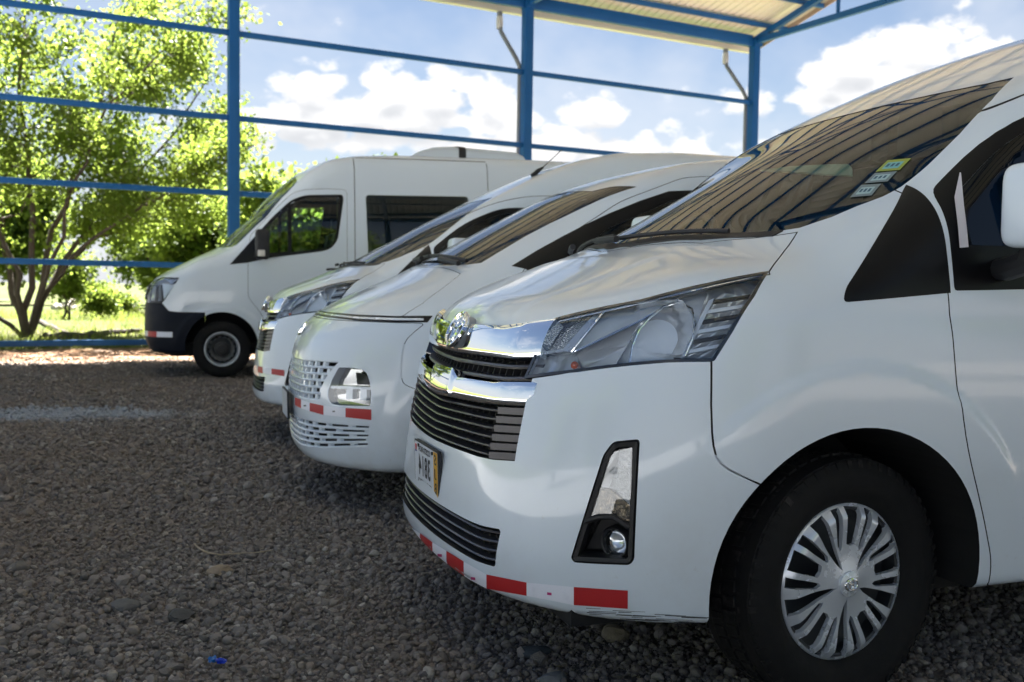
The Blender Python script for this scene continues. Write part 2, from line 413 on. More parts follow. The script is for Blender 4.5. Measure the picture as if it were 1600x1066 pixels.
class Body:
    def __init__(s, F, pose, rear, axis_z, axis_x):
        s.F = F; s.pose = pose; s.rear = rear; s.az = axis_z; s.ax = axis_x; s.eye = pose.local(CAM)
    def grad(s, P, h=2e-4):
        P = np.asarray(P, float); g = np.stack([s.F(P + np.eye(3)[i] * h) - s.F(P - np.eye(3)[i] * h) for i in range(3)], -1)
        return g / (np.linalg.norm(g, axis=-1, keepdims=True) + 1e-12)
    def shoot(s, O, D, tmax=6.0, offset=0.0):
        """distance along D from the inside point O to the skin"""
        lo = np.zeros(len(D)); hi = np.full(len(D), tmax)
        for _ in range(34):
            m = .5 * (lo + hi); inside = s.F(O + D * m[:, None]) + offset < 0
            lo = np.where(inside, m, lo); hi = np.where(inside, hi, m)
        return O + D * (.5 * (lo + hi))[:, None]
    def solid(s, nphi=320, npol=170, ntube=90, offset=0.0):
        phi = np.linspace(0, 2 * pi, nphi, endpoint=False); V = []
        A = np.array([s.ax, 0, s.az])
        pol = np.linspace(0, pi / 2, npol + 1)[1:]
        for a in pol:                                            # front cap, from the nose outwards
            D = np.stack([np.full(nphi, cos(a)), sin(a) * np.cos(phi), sin(a) * np.sin(phi)], -1); V.append(s.shoot(np.tile(A, (nphi, 1)), D, offset=offset))
        D = np.stack([np.zeros(nphi), np.cos(phi), np.sin(phi)], -1)
        for x in np.linspace(s.ax, s.rear + offset, ntube + 1)[1:]:
            O = np.tile([x, 0, s.az], (nphi, 1)).astype(float); V.append(s.shoot(O, D, offset=offset))
        R = len(V); nose = s.shoot(A[None].astype(float), np.array([[1., 0, 0]]), offset=offset)
        verts = np.concatenate(V + [nose, [[s.rear + offset, 0, s.az]]]); f = []
        idx = np.arange(R * nphi).reshape(R, nphi)
        a = idx[:-1]; b = idx[1:]; a2 = np.roll(a, -1, 1); b2 = np.roll(b, -1, 1)
        f = np.stack([a, b, b2, a2], -1).reshape(-1, 4).tolist()
        n0, n1 = R * nphi, R * nphi + 1
        f += [[n0, int(idx[0, k]), int(idx[0, (k + 1) % nphi])] for k in range(nphi)]
        f += [[n1, int(idx[-1, (k + 1) % nphi]), int(idx[-1, k])] for k in range(nphi)]
        return raw_mesh(verts, f)
    def hits(s, px, step=.01):
        """where the lines of sight through photo pixels meet the skin (vehicle coordinates)"""
        px = np.asarray(px, float).reshape(-1, 2)
        D = CF[None] + ((px[:, :1] - 800) / F_PX) * CR[None] - ((px[:, 1:] - 533) / F_PX) * CU[None]
        D = np.stack([D @ s.pose.X, D @ s.pose.Y, D @ s.pose.Z], -1); D /= np.linalg.norm(D, axis=1, keepdims=True)
        dist = np.linalg.norm(s.eye[:2]); t = np.arange(max(.4, dist - 3.2), dist + 5.5, step)
        P = s.eye + t[None, :, None] * D[:, None, :]; val = s.F(P); k = np.argmax(val < 0, 1); r = np.arange(len(px))
        miss = val[r, k] >= 0; k = np.where(miss, np.argmin(val, 1), np.maximum(k, 1))
        lo, hi = t[np.maximum(k - 1, 0)], t[k]
        for _ in range(24):
            m = .5 * (lo + hi); ins = s.F(s.eye + m[:, None] * D) < 0; hi = np.where(ins, m, hi); lo = np.where(ins, lo, m)
        return s.eye + np.where(miss, t[k], hi)[:, None] * D
    def hit(s, u, v): return s.hits([(u, v)])[0]
    def sight(s, P):
        d = np.asarray(P) - s.eye; return d / np.linalg.norm(d, axis=-1, keepdims=True)
    def xs(s, y, z, off=0.0):
        """front skin: x at given (y, z)"""
        y = np.asarray(y, float); z = np.asarray(z, float); y, z = np.broadcast_arrays(y, z); sh = y.shape
        O = np.stack([np.full(y.size, s.ax), y.ravel(), z.ravel()], -1); D = np.tile([1., 0, 0], (y.size, 1)); P = s.shoot(O, D, 4.)
        if off: P = P + s.grad(P) * off
        return P.reshape(*sh, 3)
    def ys(s, x, z, off=0.0, side=1):
        x = np.asarray(x, float); z = np.asarray(z, float); x, z = np.broadcast_arrays(x, z); sh = x.shape
        O = np.stack([x.ravel(), np.zeros(x.size), z.ravel()], -1); D = np.tile([0., side, 0], (x.size, 1)); P = s.shoot(O, D, 3.)
        if off: P = P + s.grad(P) * off
        return P.reshape(*sh, 3)
    def zs(s, x, y, off=0.0):
        x = np.asarray(x, float); y = np.asarray(y, float); x, y = np.broadcast_arrays(x, y); sh = x.shape
        O = np.stack([x.ravel(), y.ravel(), np.full(x.size, .75)], -1); D = np.tile([0., 0, 1.], (x.size, 1)); P = s.shoot(O, D, 4.)
        if off: P = P + s.grad(P) * off
        return P.reshape(*sh, 3)
    def snap(s, P, off=0.0, it=4):
        """move points onto the skin along its normal"""
        P = np.asarray(P, float); sh = P.shape; P = P.reshape(-1, 3).copy()
        for _ in range(it): P = P - s.grad(P) * np.clip(s.F(P), -.1, .1)[:, None]
        return (P + s.grad(P) * off).reshape(sh)
    # --- panels
    def finish(s, me, name, mats, parent, only_skin=False, side=0, shift=0.0, tol=.004):
        """me: result of a boolean. Skin faces get the first material and the skin's exact normals; cut faces get the second"""
        nv = len(me.vertices); co = np.empty(nv * 3); me.vertices.foreach_get('co', co); co = co.reshape(-1, 3)
        npoly = len(me.polygons)
        if npoly == 0: return None
        ls = np.empty(npoly, np.int32); lt = np.empty(npoly, np.int32); me.polygons.foreach_get('loop_start', ls); me.polygons.foreach_get('loop_total', lt)
        li = np.empty(len(me.loops), np.int32); me.loops.foreach_get('vertex_index', li)
        nr = np.empty(npoly * 3); me.polygons.foreach_get('normal', nr); nr = nr.reshape(-1, 3)
        ce = np.empty(npoly * 3); me.polygons.foreach_get('center', ce); ce = ce.reshape(-1, 3)
        fv = np.abs(s.F(co)); g = s.grad(co)
        loop_poly = np.repeat(np.arange(npoly), lt)
        mx = np.zeros(npoly); np.maximum.at(mx, loop_poly, fv[li])
        skin = (mx < tol) & ((nr * s.grad(ce)).sum(1) > .6)
        keep = np.ones(npoly, bool)
        if only_skin: keep &= skin
        if side: keep &= (ce[:, 1] * side > 0)
        if not keep.any(): return None
        faces = [li[a:a + b] for a, b, k in zip(ls, lt, keep) if k]
        used = np.unique(np.concatenate(faces)); rm = np.full(nv, -1); rm[used] = np.arange(len(used))
        nco = co[used] + (g[used] * shift if shift else 0)
        m2 = bpy.data.meshes.new(name); m2.from_pydata(nco.tolist(), [], [rm[f].tolist() for f in faces])
        sk = skin[keep]; nk = nr[keep]
        lp = np.repeat(np.arange(len(faces)), [len(f) for f in faces]); lv = np.concatenate(faces)
        nor = np.where(sk[lp][:, None], g[lv], nk[lp])
        o = link_mesh(name, m2, mats, parent, True, None if only_skin or not isinstance(mats, (list, tuple)) else np.where(sk, 0, 1))
        m2.normals_split_custom_set(nor.tolist())
        return o

def basis(d, up=(0, 0, 1)):
    d = np.asarray(d, float); d = d / np.linalg.norm(d); e1 = np.cross(up, d)
    if np.linalg.norm(e1) < .1: e1 = np.cross((0, 1, 0), d)
    e1 /= np.linalg.norm(e1); e2 = np.cross(d, e1); return e1, e2, d

def cutter(poly, d, lo, hi, up=(0, 0, 1), both=True):
    """prism mesh(es): 2-D polygon in the plane across d, mirrored to the other side of the vehicle if both"""
    e1, e2, dd = basis(d, up); v, f = prism(poly, lo, hi, e1, e2, dd)
    if both:
        n = len(v); v = list(v) + [np.array([p[0], -p[1], p[2]]) for p in v]; f = f + [tuple(i + n for i in q) for q in f]
    return raw_mesh(v, f)
def flat(P, d, up=(0, 0, 1)):
    e1, e2, dd = basis(d, up); P = np.asarray(P); return np.stack([P @ e1, P @ e2], -1)
def along(P, d): return np.asarray(P) @ (np.asarray(d, float) / np.linalg.norm(d))

def polyline(pts, n):
    p = np.asarray(pts, float); L = np.concatenate([[0], np.cumsum(np.linalg.norm(np.diff(p, axis=0), axis=1))]); t = np.linspace(0, L[-1], n)
    return np.stack([np.interp(t, L, p[:, i]) for i in range(p.shape[1])], -1)
def mirror_y(P): P = np.array(P, float); P[..., 1] *= -1; return P

def skin_strip(body, top, bot, n, m, off, px=True):
    """grid on the skin between two pixel polylines"""
    A = polyline(top, n); B = polyline(bot, n); g = np.stack([A + (B - A) * k for k in np.linspace(0, 1, m)], 0)
    P = body.hits(g.reshape(-1, 2)).reshape(m, n, 3); return body.snap(P, off) if off else P
# ------------------------------------------------------------------ the place: wall frame of the axes of the shed
WA = radians(28.5); WD = np.array([cos(WA), sin(WA), 0.]); WN = np.array([-sin(WA), cos(WA), 0.]); P0 = px_ground(112, 536, .12); P0[2] = 0
def sw(s, c, z=0.0):
    """point: s metres along the open wall, c metres inside it"""
    p = P0 + WD * s - WN * c; return (float(p[0]), float(p[1]), float(z))
SHED_X = Matrix(((WD[0], -WN[0], 0, P0[0]), (WD[1], -WN[1], 0, P0[1]), (0, 0, 1, 0), (0, 0, 0, 1)))   # (s, c, z) -> world

# ---- ground
def wall_coords(t):
    """returns (s, c) sockets of the shading point in shed axes"""
    geo = t.new('ShaderNodeNewGeometry').outputs['Position']
    d = t.vmath('SUBTRACT', geo, (P0[0], P0[1], 0)).outputs[0]
    s = t.vmath('DOT_PRODUCT', d, tuple(WD)).outputs[1]; c = t.vmath('DOT_PRODUCT', d, tuple(-WN)).outputs[1]; return geo, s, c

def ground_build(t):
    geo, s, c = wall_coords(t)
    nb = t.noise(geo, .35, 6, .6); nm = t.noise(geo, 2.2, 6, .6); nf = t.noise(geo, 28, 6, .65)
    edge = t.math('ADD', c, t.math('MULTIPLY', t.math('SUBTRACT', nb.outputs[0], .5), 1.6))
    edge = t.math('ADD', edge, t.math('MULTIPLY', t.math('SUBTRACT', nm.outputs[0], .5), .9))
    grav = t.mix(nf.outputs[0], (.115, .100, .092), (.235, .205, .185))
    grav = t.mix(t.maprange(nm.outputs[0], .45, .75, 0, .6), grav, (.24, .195, .155))
    dirt = t.mix(nf.outputs[0], (.22, .118, .062), (.33, .195, .11)); dirt = t.mix(t.maprange(nm.outputs[0], .5, .7), dirt, (.36, .30, .24))
    c1 = t.mix(t.maprange(edge, 2.1, 3.6), dirt, grav)
    side = t.math('ADD', s, t.math('MULTIPLY', t.math('SUBTRACT', nb.outputs[0], .5), 2.0)); c1 = t.mix(t.maprange(side, -4.2, -2.6), t.mix(nm.outputs[0], (.32, .32, .32), (.40, .40, .40)), c1)  # pale ground beyond the left end, unseen, added to bounce light onto the vans
    grass = t.mix(nm.outputs[0], (.042, .068, .014), (.08, .095, .024)); grass = t.mix(t.maprange(nf.outputs[0], .4, .7, 0, .5), grass, (.11, .10, .045))
    far = t.noise(geo, .16, 4, .55); grass = t.mix(t.maprange(far.outputs[0], .52, .66, 0, .55), grass, (.15, .115, .07))
    c2 = t.mix(t.maprange(edge, -.9, .1), grass, c1)
    h = t.math('ADD', t.math('MULTIPLY', nf.outputs[0], .5), t.noise(geo, 90, 4, .6).outputs[0])
    return principled(t, c2, .95, normal=bump(t, h, .7, .02), spec=.15)
M_GROUND = material('ground_earth', ground_build)
def ground_z(X, Y):
    Z = .010 * (np.sin(X * 1.3 + .7) * np.cos(Y * .9 + .2) + .6 * np.sin(X * 2.9 + Y * 2.1)) * np.exp(-((X + 1) ** 2 + (Y - 9) ** 2) / 300) - .014
    c = -((X - P0[0]) * WN[0] + (Y - P0[1]) * WN[1]); out = np.clip(-c - 3, 0, None)
    return Z + .18 * np.sin(X * .35) * np.sin(Y * .27 + 1) * sstep(out, 0, 8) * np.exp(-out / 80)
def build_ground():
    # one sheet to the horizon, finer near the vans, gently uneven
    ring = np.concatenate([np.linspace(-14, 14, 141), ]); ext = np.array([16, 19, 24, 32, 45, 65, 100, 160, 300, 700, 1600, 4000.])
    ax = np.concatenate([-ext[::-1], ring, ext]); X, Y = np.meshgrid(ax - 1.0, ax + 9.0, indexing='ij')
    Z = ground_z(X, Y)
    mb = MB(); mb.grid(np.stack([X, Y, Z], -1)); o = mb.build('ground', M_GROUND, None, angle=None); tag(o, 'grey gravel yard running out to dry grass beyond the frame', None, kind='structure'); return o
build_ground()

# ---- gravel: loose stones over the yard
def stone_mesh(k, flat_=.74, sub=2):
    bm = bmesh.new(); bmesh.ops.create_icosphere(bm, subdivisions=sub, radius=1.0); rg = np.random.default_rng(100 + k)
    pl = [(rg.normal(size=3), rg.uniform(.55, .9)) for _ in range(9)]; sc = np.array([1, rg.uniform(.65, .95), flat_ * rg.uniform(.75, 1.2)])
    for v in bm.verts:
        p = np.array(v.co)
        for nrm, dd in pl:
            nrm = nrm / np.linalg.norm(nrm); e = p @ nrm - dd
            if e > 0: p = p - nrm * e * .85
        p = p * sc * (1 + .05 * rg.normal()); v.co = p
    me = bpy.data.meshes.new('stone'); bm.to_mesh(me); bm.free(); me.polygons.foreach_set('use_smooth', np.ones(len(me.polygons), dtype=bool)); me.set_sharp_from_angle(angle=radians(38)); return me

def stone_material():
    def f(t):
        oi = t.new('ShaderNodeObjectInfo').outputs['Random']; co = objco(t); geo, s, c = wall_coords(t)
        at = t.new('ShaderNodeAttribute', attribute_type='INSTANCER', attribute_name='tone'); rnd = at.outputs['Fac']
        base = t.ramp(rnd, [(0, (.11, .100, .095)), (.30, (.22, .200, .188)), (.65, (.34, .308, .288)), (.84, (.33, .265, .21)), (.95, (.44, .40, .36)), (1, (.66, .62, .56))])
        n = t.noise(co, 2.5, 5, .65); base = t.mix(t.math('MULTIPLY', n.outputs[0], .6), base, (.25, .22, .20)); pt = t.noise(geo, .55, 5, .6); base = t.mix(t.maprange(pt.outputs[0], .40, .66, 0, .55), base, (.26, .20, .155)); base = t.mix(t.maprange(n.outputs[0], .5, .75, 0, .5), base, (.29, .25, .21))
        d = t.maprange(t.math('ADD', c, t.math('MULTIPLY', t.noise(geo, .6, 4).outputs[0], 1.5)), 2.6, 4.4); base = t.mix(d, (.30, .20, .13), base)
        # pale cement dust spilled over the stones
        q = t.vmath('SUBTRACT', geo, (-4.02, 8.75, 0)).outputs[0]; q = t.vmath('MULTIPLY', q, (.62, 1.35, 0)).outputs[0]; ln = t.vmath('LENGTH', q).outputs[1]
        sp = t.maprange(t.math('ADD', ln, t.math('MULTIPLY', t.noise(geo, 3.0, 5, .6).outputs[0], 1.0)), .95, 1.35, .62, 0); base = t.mix(sp, base, (.50, .56, .64))
        return principled(t, base, .85, spec=.25, normal=bump(t, t.noise(co, 9, 4, .65).outputs[0], .35, .06))
    return material('gravel_stone', f)
M_STONE = stone_material()

def build_gravel():
    rg = np.random.default_rng(5); pts = []; sc = []
    def fill(n, ulo, uhi, vlo, vhi, r0, r1):
        u = rg.uniform(ulo, uhi, n); v = vlo + (vhi - vlo) * rg.uniform(0, 1, n); P = np.array([px_ground(a, b) for a, b in zip(u, v)])
        pts.append(P); sc.append(r0 * (r1 / r0) ** (rg.uniform(0, 1, n) ** 2.2))
    def area(n, x0, x1, y0, y1, r0, r1):
        P = np.stack([rg.uniform(x0, x1, n), rg.uniform(y0, y1, n), np.zeros(n)], -1); pts.append(P); sc.append(r0 * (r1 / r0) ** (rg.uniform(0, 1, n) ** 2.4))
    area(76000, -2.6, 2.6, 2.2, 5.2, .0048, .017); area(7000, -2.6, 2.6, 2.2, 5.2, .012, .027)
    area(60000, -4.6, 2.5, 5.2, 9.0, .007, .022); area(3500, -4.6, 2.5, 5.2, 9, .018, .038)
    area(34000, -9, 3, 9.0, 15.5, .010, .030); area(9000, -14, -3, 12, 18, .012, .03)
    area(420, -3, 3, 2.2, 8, .024, .042)
    P = np.concatenate(pts); S = np.concatenate(sc); c = -((P - P0) @ WN); k = (c > .5) & ((c > 2.4) | (rg.uniform(size=len(c)) < .45)); P = P[k]; S = S[k]
    P[:, 2] = ground_z(P[:, 0], P[:, 1]) + S * rg.uniform(.10, .60, len(S))
    me = bpy.data.meshes.new('gravel'); me.vertices.add(len(P)); me.vertices.foreach_set('co', P.astype(np.float32).ravel())
    def att(name, typ, arr, key): a = me.attributes.new(name, typ, 'POINT'); a.data.foreach_set(key, np.asarray(arr, np.float32).ravel())
    att('size', 'FLOAT', S, 'value'); att('turn', 'FLOAT_VECTOR', np.stack([rg.normal(0, .35, len(S)), rg.normal(0, .35, len(S)), rg.uniform(0, 6.28, len(S))], -1), 'vector'); att('tone', 'FLOAT', rg.uniform(0, 1, len(S)), 'value')
    o = bpy.data.objects.new('gravel', me); COL.objects.link(o); tag(o, 'loose dark grey crushed stone covering the yard under the vans', 'gravel', kind='stuff')
    src = bpy.data.collections.new('stone_shapes')                 # not linked to the scene: shapes for the scatter only
    for k in range(10):
        m = stone_mesh(k, sub=2 if k < 6 else 1); m.materials.append(M_STONE); so = bpy.data.objects.new('stone_shape', m); src.objects.link(so)
    ng = bpy.data.node_groups.new('gravel', 'GeometryNodeTree'); ng.interface.new_socket('Geometry', in_out='INPUT', socket_type='NodeSocketGeometry'); ng.interface.new_socket('Geometry', in_out='OUTPUT', socket_type='NodeSocketGeometry')
    n = ng.nodes; L = ng.links; gi = n.new('NodeGroupInput'); go = n.new('NodeGroupOutput'); ci = n.new('GeometryNodeCollectionInfo'); ci.inputs['Collection'].default_value = src; ci.inputs['Separate Children'].default_value = True; ci.inputs['Reset Children'].default_value = True
    ip = n.new('GeometryNodeInstanceOnPoints'); ip.inputs['Pick Instance'].default_value = True
    def named(nm, dt): q = n.new('GeometryNodeInputNamedAttribute'); q.data_type = dt; q.inputs['Name'].default_value = nm; return q.outputs['Attribute']
    e2r = n.new('FunctionNodeEulerToRotation'); L.new(named('turn', 'FLOAT_VECTOR'), e2r.inputs[0])
    L.new(gi.outputs[0], ip.inputs['Points']); L.new(ci.outputs[0], ip.inputs['Instance']); L.new(e2r.outputs[0], ip.inputs['Rotation']); L.new(named('size', 'FLOAT'), ip.inputs['Scale']); L.new(ip.outputs[0], go.inputs[0])
    md = o.modifiers.new('scatter', 'NODES'); md.node_group = ng
build_gravel()

# single stones and litter one can pick out
def rock(u, v, r, label, col, k, name='rock', squash=.62):
    p = px_ground(u, v); me = stone_mesh(300 + k, squash, 3); m = simple('rock_%d' % k, col, .9, var=.35, vscale=3., bumpk=.5, bscale=9.)
    o = link_mesh(name, me, m, None, True, None, 40); o.scale = (r, r, r); o.location = (p[0], p[1], float(ground_z(p[0], p[1])) + r * .22); o.rotation_euler = (0, 0, k * 1.3); tag(o, label, 'rock', 'stray rocks on the gravel'); return o
rock(343, 893, .055, 'tan rounded rock beside the dry twig on the gravel', (.30, .235, .17), 1)
rock(960, 990, .050, 'tan angular rock under the scratched bumper corner', (.22, .18, .13), 2)
rock(862, 1058, .050, 'pale grey lump of stone lying alone in front of the big tyre', (.20, .20, .20), 3)
rock(280, 965, .070, 'flat dark slab of stone half sunk in the gravel', (.075, .072, .07), 4, squash=.3)
rock(195, 950, .055, 'smooth long grey stone among the coarse gravel', (.13, .125, .12), 5, squash=.5)
rock(28, 892, .050, 'brownish grey stone with a small white chip beside it', (.16, .145, .13), 6)
rock(835, 1015, .055, 'dark bluish flat stone below the red and white tape', (.065, .075, .085), 7, squash=.4)
tw = MB(); pl = [px_ground(a, b, .012) for a, b in ((304, 850), (312, 858), (325, 864), (345, 867), (370, 865), (395, 864), (425, 860))]; tw.tube(pl, [.003, .004, .0045, .004, .004, .003, .002], 6)
tag(tw.build('twig', simple('dry_twig', (.38, .31, .22), .8)), 'thin pale dry twig lying bent on the gravel', 'twig')
for k, (u, v, col) in enumerate(((333, 1038, (.01, .16, .5)), (344, 1040, (.01, .05, .55)))):
    bm = bmesh.new(); bmesh.ops.create_icosphere(bm, subdivisions=2, radius=1); rr = np.random.default_rng(k)
    for vv in bm.verts: vv.co = Vector(np.array(vv.co) * (1 + .35 * rr.normal()))
    me = bpy.data.meshes.new('scrap'); bm.to_mesh(me); bm.free(); o = link_mesh('plastic_scrap', me, simple('blue_plastic_%d' % k, col, .35), None, False); p = px_ground(u, v); o.location = (p[0], p[1], .014); o.scale = (.015, .012, .009)
    tag(o, 'crumpled %s blue plastic scrap on the gravel' % ('light' if k == 0 else 'deep'), 'litter')
# ------------------------------------------------------------------ open steel shed
def blue_build(t):
    co = objco(t); n = t.noise(co, 1.8, 5, .6); n2 = t.noise(co, 40, 4, .6)
    c = t.mix(n.outputs[0], (.004, .068, .215), (.008, .094, .28)); c = t.mix(t.maprange(n2.outputs[0], .62, .75, 0, .35), c, (.10, .16, .22))
    return principled(t, c, .45, coat=.0, spec=.3, normal=bump(t, n2.outputs[0], .03, .003))
M_BLUE = material('blue_steel_paint', blue_build)
def roof_build(t):
    co = objco(t); n = t.noise(co, .9, 5, .6); n2 = t.noise(co, 12, 4, .6)
    c = t.mix(n.outputs[0], (.68, .66, .55), (.79, .77, .67)); c = t.mix(t.maprange(n2.outputs[0], .6, .75, 0, .3), c, (.52, .46, .34))
    return principled(t, c, .42, .15)
M_ROOF = material('cream_sheet_metal', roof_build)
M_PIPE = simple('grey_pvc', (.16, .18, .20), .45, var=.15)
SPAN, S0, BAY, NB = 26.0, 2.73, 6.12, 9
EAVE = 7.15; SL = .235; ROOF0 = 7.40
shed = empty('steel_shed'); shed.matrix_world = SHED_X; tag(shed, 'open blue steel shed with cream corrugated roof sheltering the vans', 'shed')
def zroof(c): return ROOF0 + SL * min(c, SPAN - c)
lines = [S0 + BAY * k for k in range(-1, 3)]; lines[-1] = 15.056; lines[-2] = 8.824
s_lo, s_hi = lines[0] - .7, lines[-1] + .62
# posts: box columns with base plate
pm = MB(); pm.box((-.095, -.095, -.1), (.095, .095, EAVE + .05), 0, .006); pm.box((-.17, -.17, -.02), (.17, .17, .014)); pm.box((-.10, -.13, EAVE - .12), (.10, .13, EAVE + .02))
post0 = pm.build('post', M_BLUE, shed, fix=True)
first = True
for c in (0, SPAN):
    for s in lines:
        if first: o = post0; first = False
        else: o = post0.copy(); COL.objects.link(o)
        o.location = (s, c, 0)
# rails of the open wall, one piece per bay
for za in (.12, 1.49, 2.82, 4.18, 5.70):
    for a, b in zip(lines[:-1], lines[1:]):
        g = MB(); g.box((a + .095, -.03, za - .05), (b - .095, .04, za + .05), 0, .004); g.build('rail', M_BLUE, shed, fix=True)
# eave beams, purlins
for c in (0, SPAN):
    for a, b in zip(lines[:-1], lines[1:]):
        g = MB(); g.box((a + .102, c - .06, EAVE - .13), (b - .102, c + .06, EAVE + .13), 0, .006); g.build('eave_beam', M_BLUE, shed, fix=True)
for k in range(-1, 24):
    c = 1.15 * k + .45 if k >= 0 else -.38
    if c > SPAN: continue
    g = MB(); z = ROOF0 + SL * min(c, SPAN - c); g.box((s_lo + .06, c - .045, z - .135), (s_hi - .06, c + .045, z - .035), 0, .004); g.build('purlin', M_BLUE, shed, fix=True)
# trusses
def truss(s, par):
    tr = MB(); tr.bar((s, .07, EAVE), (s, SPAN - .07, EAVE), .10, .13); e = tr.build('truss', M_BLUE, par, smooth=False)
    for c0, c1 in ((-.1, SPAN / 2 - .01), (SPAN + .1, SPAN / 2 + .01)):
        t_ = MB(); t_.bar((s, c0, zroof(c0) - .21), (s, c1, zroof(c1) - .21), .10, .13); t_.build('top_chord', M_BLUE, e, smooth=False)
    n = 10
    for k in range(1, n):
        c = SPAN * k / n; w_ = MB(); w_.bar((s, c, EAVE + .065), (s, c, zroof(c) - .27), .06, .06); w_.build('web', M_BLUE, e, smooth=False)
        c2 = SPAN * (k - 1) / n if c <= SPAN / 2 else SPAN * (k + 1) / n
        if 1 < k < n: w_ = MB(); w_.bar((s, c, EAVE + .08), (s, SPAN * (k + (1 if c < SPAN / 2 else -1)) / n, zroof(SPAN * (k + (1 if c < SPAN / 2 else -1)) / n) - .29), .05, .05); w_.build('web', M_BLUE, e, smooth=False)
for s in lines: truss(s, shed)
# roof sheets
def sheet(c0, c1):
    w_, n = 1.02, 5; prof = []
    for k in range(n): x = k * w_ / n; prof += [(x, 0), (x + .06, 0), (x + .082, .032), (x + .122, .032), (x + .144, 0)]
    prof.append((w_, 0)); P = np.array([[(x, c, ROOF0 + SL * min(c, SPAN - c) + h) for c in np.linspace(c0, c1, 2)] for x, h in prof]); mb = MB(); mb.slab(P + [0, 0, .004], P); return mb
proto = {}
n = int((s_hi - s_lo) / 1.02) + 1
for key, (a, b) in {'a': (-.62, SPAN / 2), 'b': (SPAN / 2, SPAN + .62)}.items():
    m = sheet(a, b).build('roof_sheet', M_ROOF, shed, angle=25, fix=True)
    for k in range(n):
        o = m if k == 0 else m.copy()
        if k: COL.objects.link(o)
        o.location = (s_hi - 1.02 * (k + 1), 0, 0)
rc = MB(); rc.bar((s_lo, SPAN / 2, zroof(SPAN / 2) + .05), (s_hi, SPAN / 2, zroof(SPAN / 2) + .05), .5, .02); rc.build('ridge_cap', M_ROOF, shed)
# gutter along the eave, rake trim on the gable
gt = MB(); gc = -.70; gt.box((s_lo, gc - .07, 7.08), (s_hi, gc - .064, 7.25)); gt.box((s_lo, gc - .07, 7.08), (s_hi, gc + .07, 7.086)); gt.box((s_lo, gc + .064, 7.08), (s_hi, gc + .07, 7.22)); gt.build('gutter', M_ROOF, shed, smooth=False)
rk = MB(); rk.bar((s_hi + .004, -.62, zroof(-.62) - .03), (s_hi + .004, SPAN / 2, zroof(SPAN / 2) - .03), .02, .16); rk.build('rake_trim', simple('rake_trim', (.42, .33, .26), .5, var=.2), shed, smooth=False)
rk = MB(); rk.bar((s_hi + .004, SPAN + .62, zroof(-.62) - .03), (s_hi + .004, SPAN / 2, zroof(SPAN / 2) - .03), .02, .16); rk.build('rake_trim', MATS['rake_trim'], shed, smooth=False)
# downpipes at the posts
for s in lines[-2:]:
    dp_ = MB(); dp_.tube([(s - .30, -.70, 7.09), (s - .30, -.70, 6.78)], .06, 12); dp_.tube([(s - .30, -.70, 6.86), (s - .29, -.66, 6.66), (s - .13, -.24, 6.02), (s - .08, -.17, 5.84), (s - .08, -.17, .05)], .048, 12); dp_.build('downpipe', M_PIPE, shed)
    cl = MB(); cl.lathe([(.066, 6.72), (.072, 6.80), (.072, 6.92), (.066, 6.98)], 16, 'z', center=(s - .30, -.70, 0)); cl.build('pipe_collar', simple('pipe_collar', (.5, .5, .46), .5), shed)
# ------------------------------------------------------------------ trees and plants
def leaf_material(name, c0, c1, c2):
    def f(t):
        oi = t.new('ShaderNodeNewGeometry').outputs['Random Per Island']; co = t.new('ShaderNodeNewGeometry').outputs['Position']
        n = t.noise(co, .8, 3, .5); v = t.math('ADD', t.math('MULTIPLY', oi, .65), t.math('MULTIPLY', n.outputs[0], .45))
        c = t.ramp(v, [(.1, c0), (.5, c1), (.95, c2)])
        d = principled(t, c, .5, spec=.3); tr = t.new('ShaderNodeBsdfTranslucent'); t.l.new(t.mix(.5, c, (.34, .42, .06), 'MIX'), tr.inputs[0])
        m = t.new('ShaderNodeMixShader'); m.inputs[0].default_value = .62; t.l.new(d, m.inputs[1]); t.l.new(tr.outputs[0], m.inputs[2]); return m.outputs[0]
    return material(name, f)
M_LEAF = leaf_material('leaf_yellow_green', (.07, .125, .024), (.10, .16, .030), (.14, .18, .038))
M_LEAF2 = leaf_material('leaf_deep_green', (.025, .07, .015), (.06, .12, .022), (.13, .18, .035))
def bark_build(t):
    co = objco(t); n = t.noise(co, 9, 6, .65, .6); c = t.mix(n.outputs[0], (.045, .033, .025), (.13, .10, .078)); return principled(t, c, .9, normal=bump(t, t.noise(co, 26, 5, .7).outputs[0], .6, .02))
M_BARK = material('bark', bark_build)

def leaves_mesh(C, D, size, rg, per, spread, name, mat, parent, aspect=.36):
    """C: twig points, D: twig directions; 'per' leaflets round each"""
    n = len(C); C = np.repeat(C, per, 0); D = np.repeat(D, per, 0); N = len(C)
    off = rg.normal(size=(N, 3)) * spread; off[:, 2] *= .7; P = C + off
    a = D + rg.normal(size=(N, 3)) * .9; a[:, 2] -= .35; a /= np.linalg.norm(a, axis=1, keepdims=True)
    b = rg.normal(size=(N, 3)); b[:, 2] *= .6; b -= a * (a * b).sum(1, keepdims=True); b /= np.linalg.norm(b, axis=1, keepdims=True) + 1e-9
    L = size * rg.uniform(.4, 1.5, (N, 1)); wd = L * aspect
    cup = np.cross(a, b) * L * .12
    V = np.stack([P, P + a * L * .5 + b * wd + cup, P + a * L, P + a * L * .5 - b * wd + cup], 1).reshape(-1, 3)
    me = bpy.data.meshes.new(name); me.vertices.add(N * 4); me.vertices.foreach_set('co', V.astype(np.float32).ravel()); me.loops.add(N * 4); me.loops.foreach_set('vertex_index', np.arange(N * 4, dtype=np.int32)); me.polygons.add(N); me.polygons.foreach_set('loop_start', np.arange(0, N * 4, 4, dtype=np.int32)); me.update(calc_edges=True)
    return link_mesh(name, me, mat, parent, False)

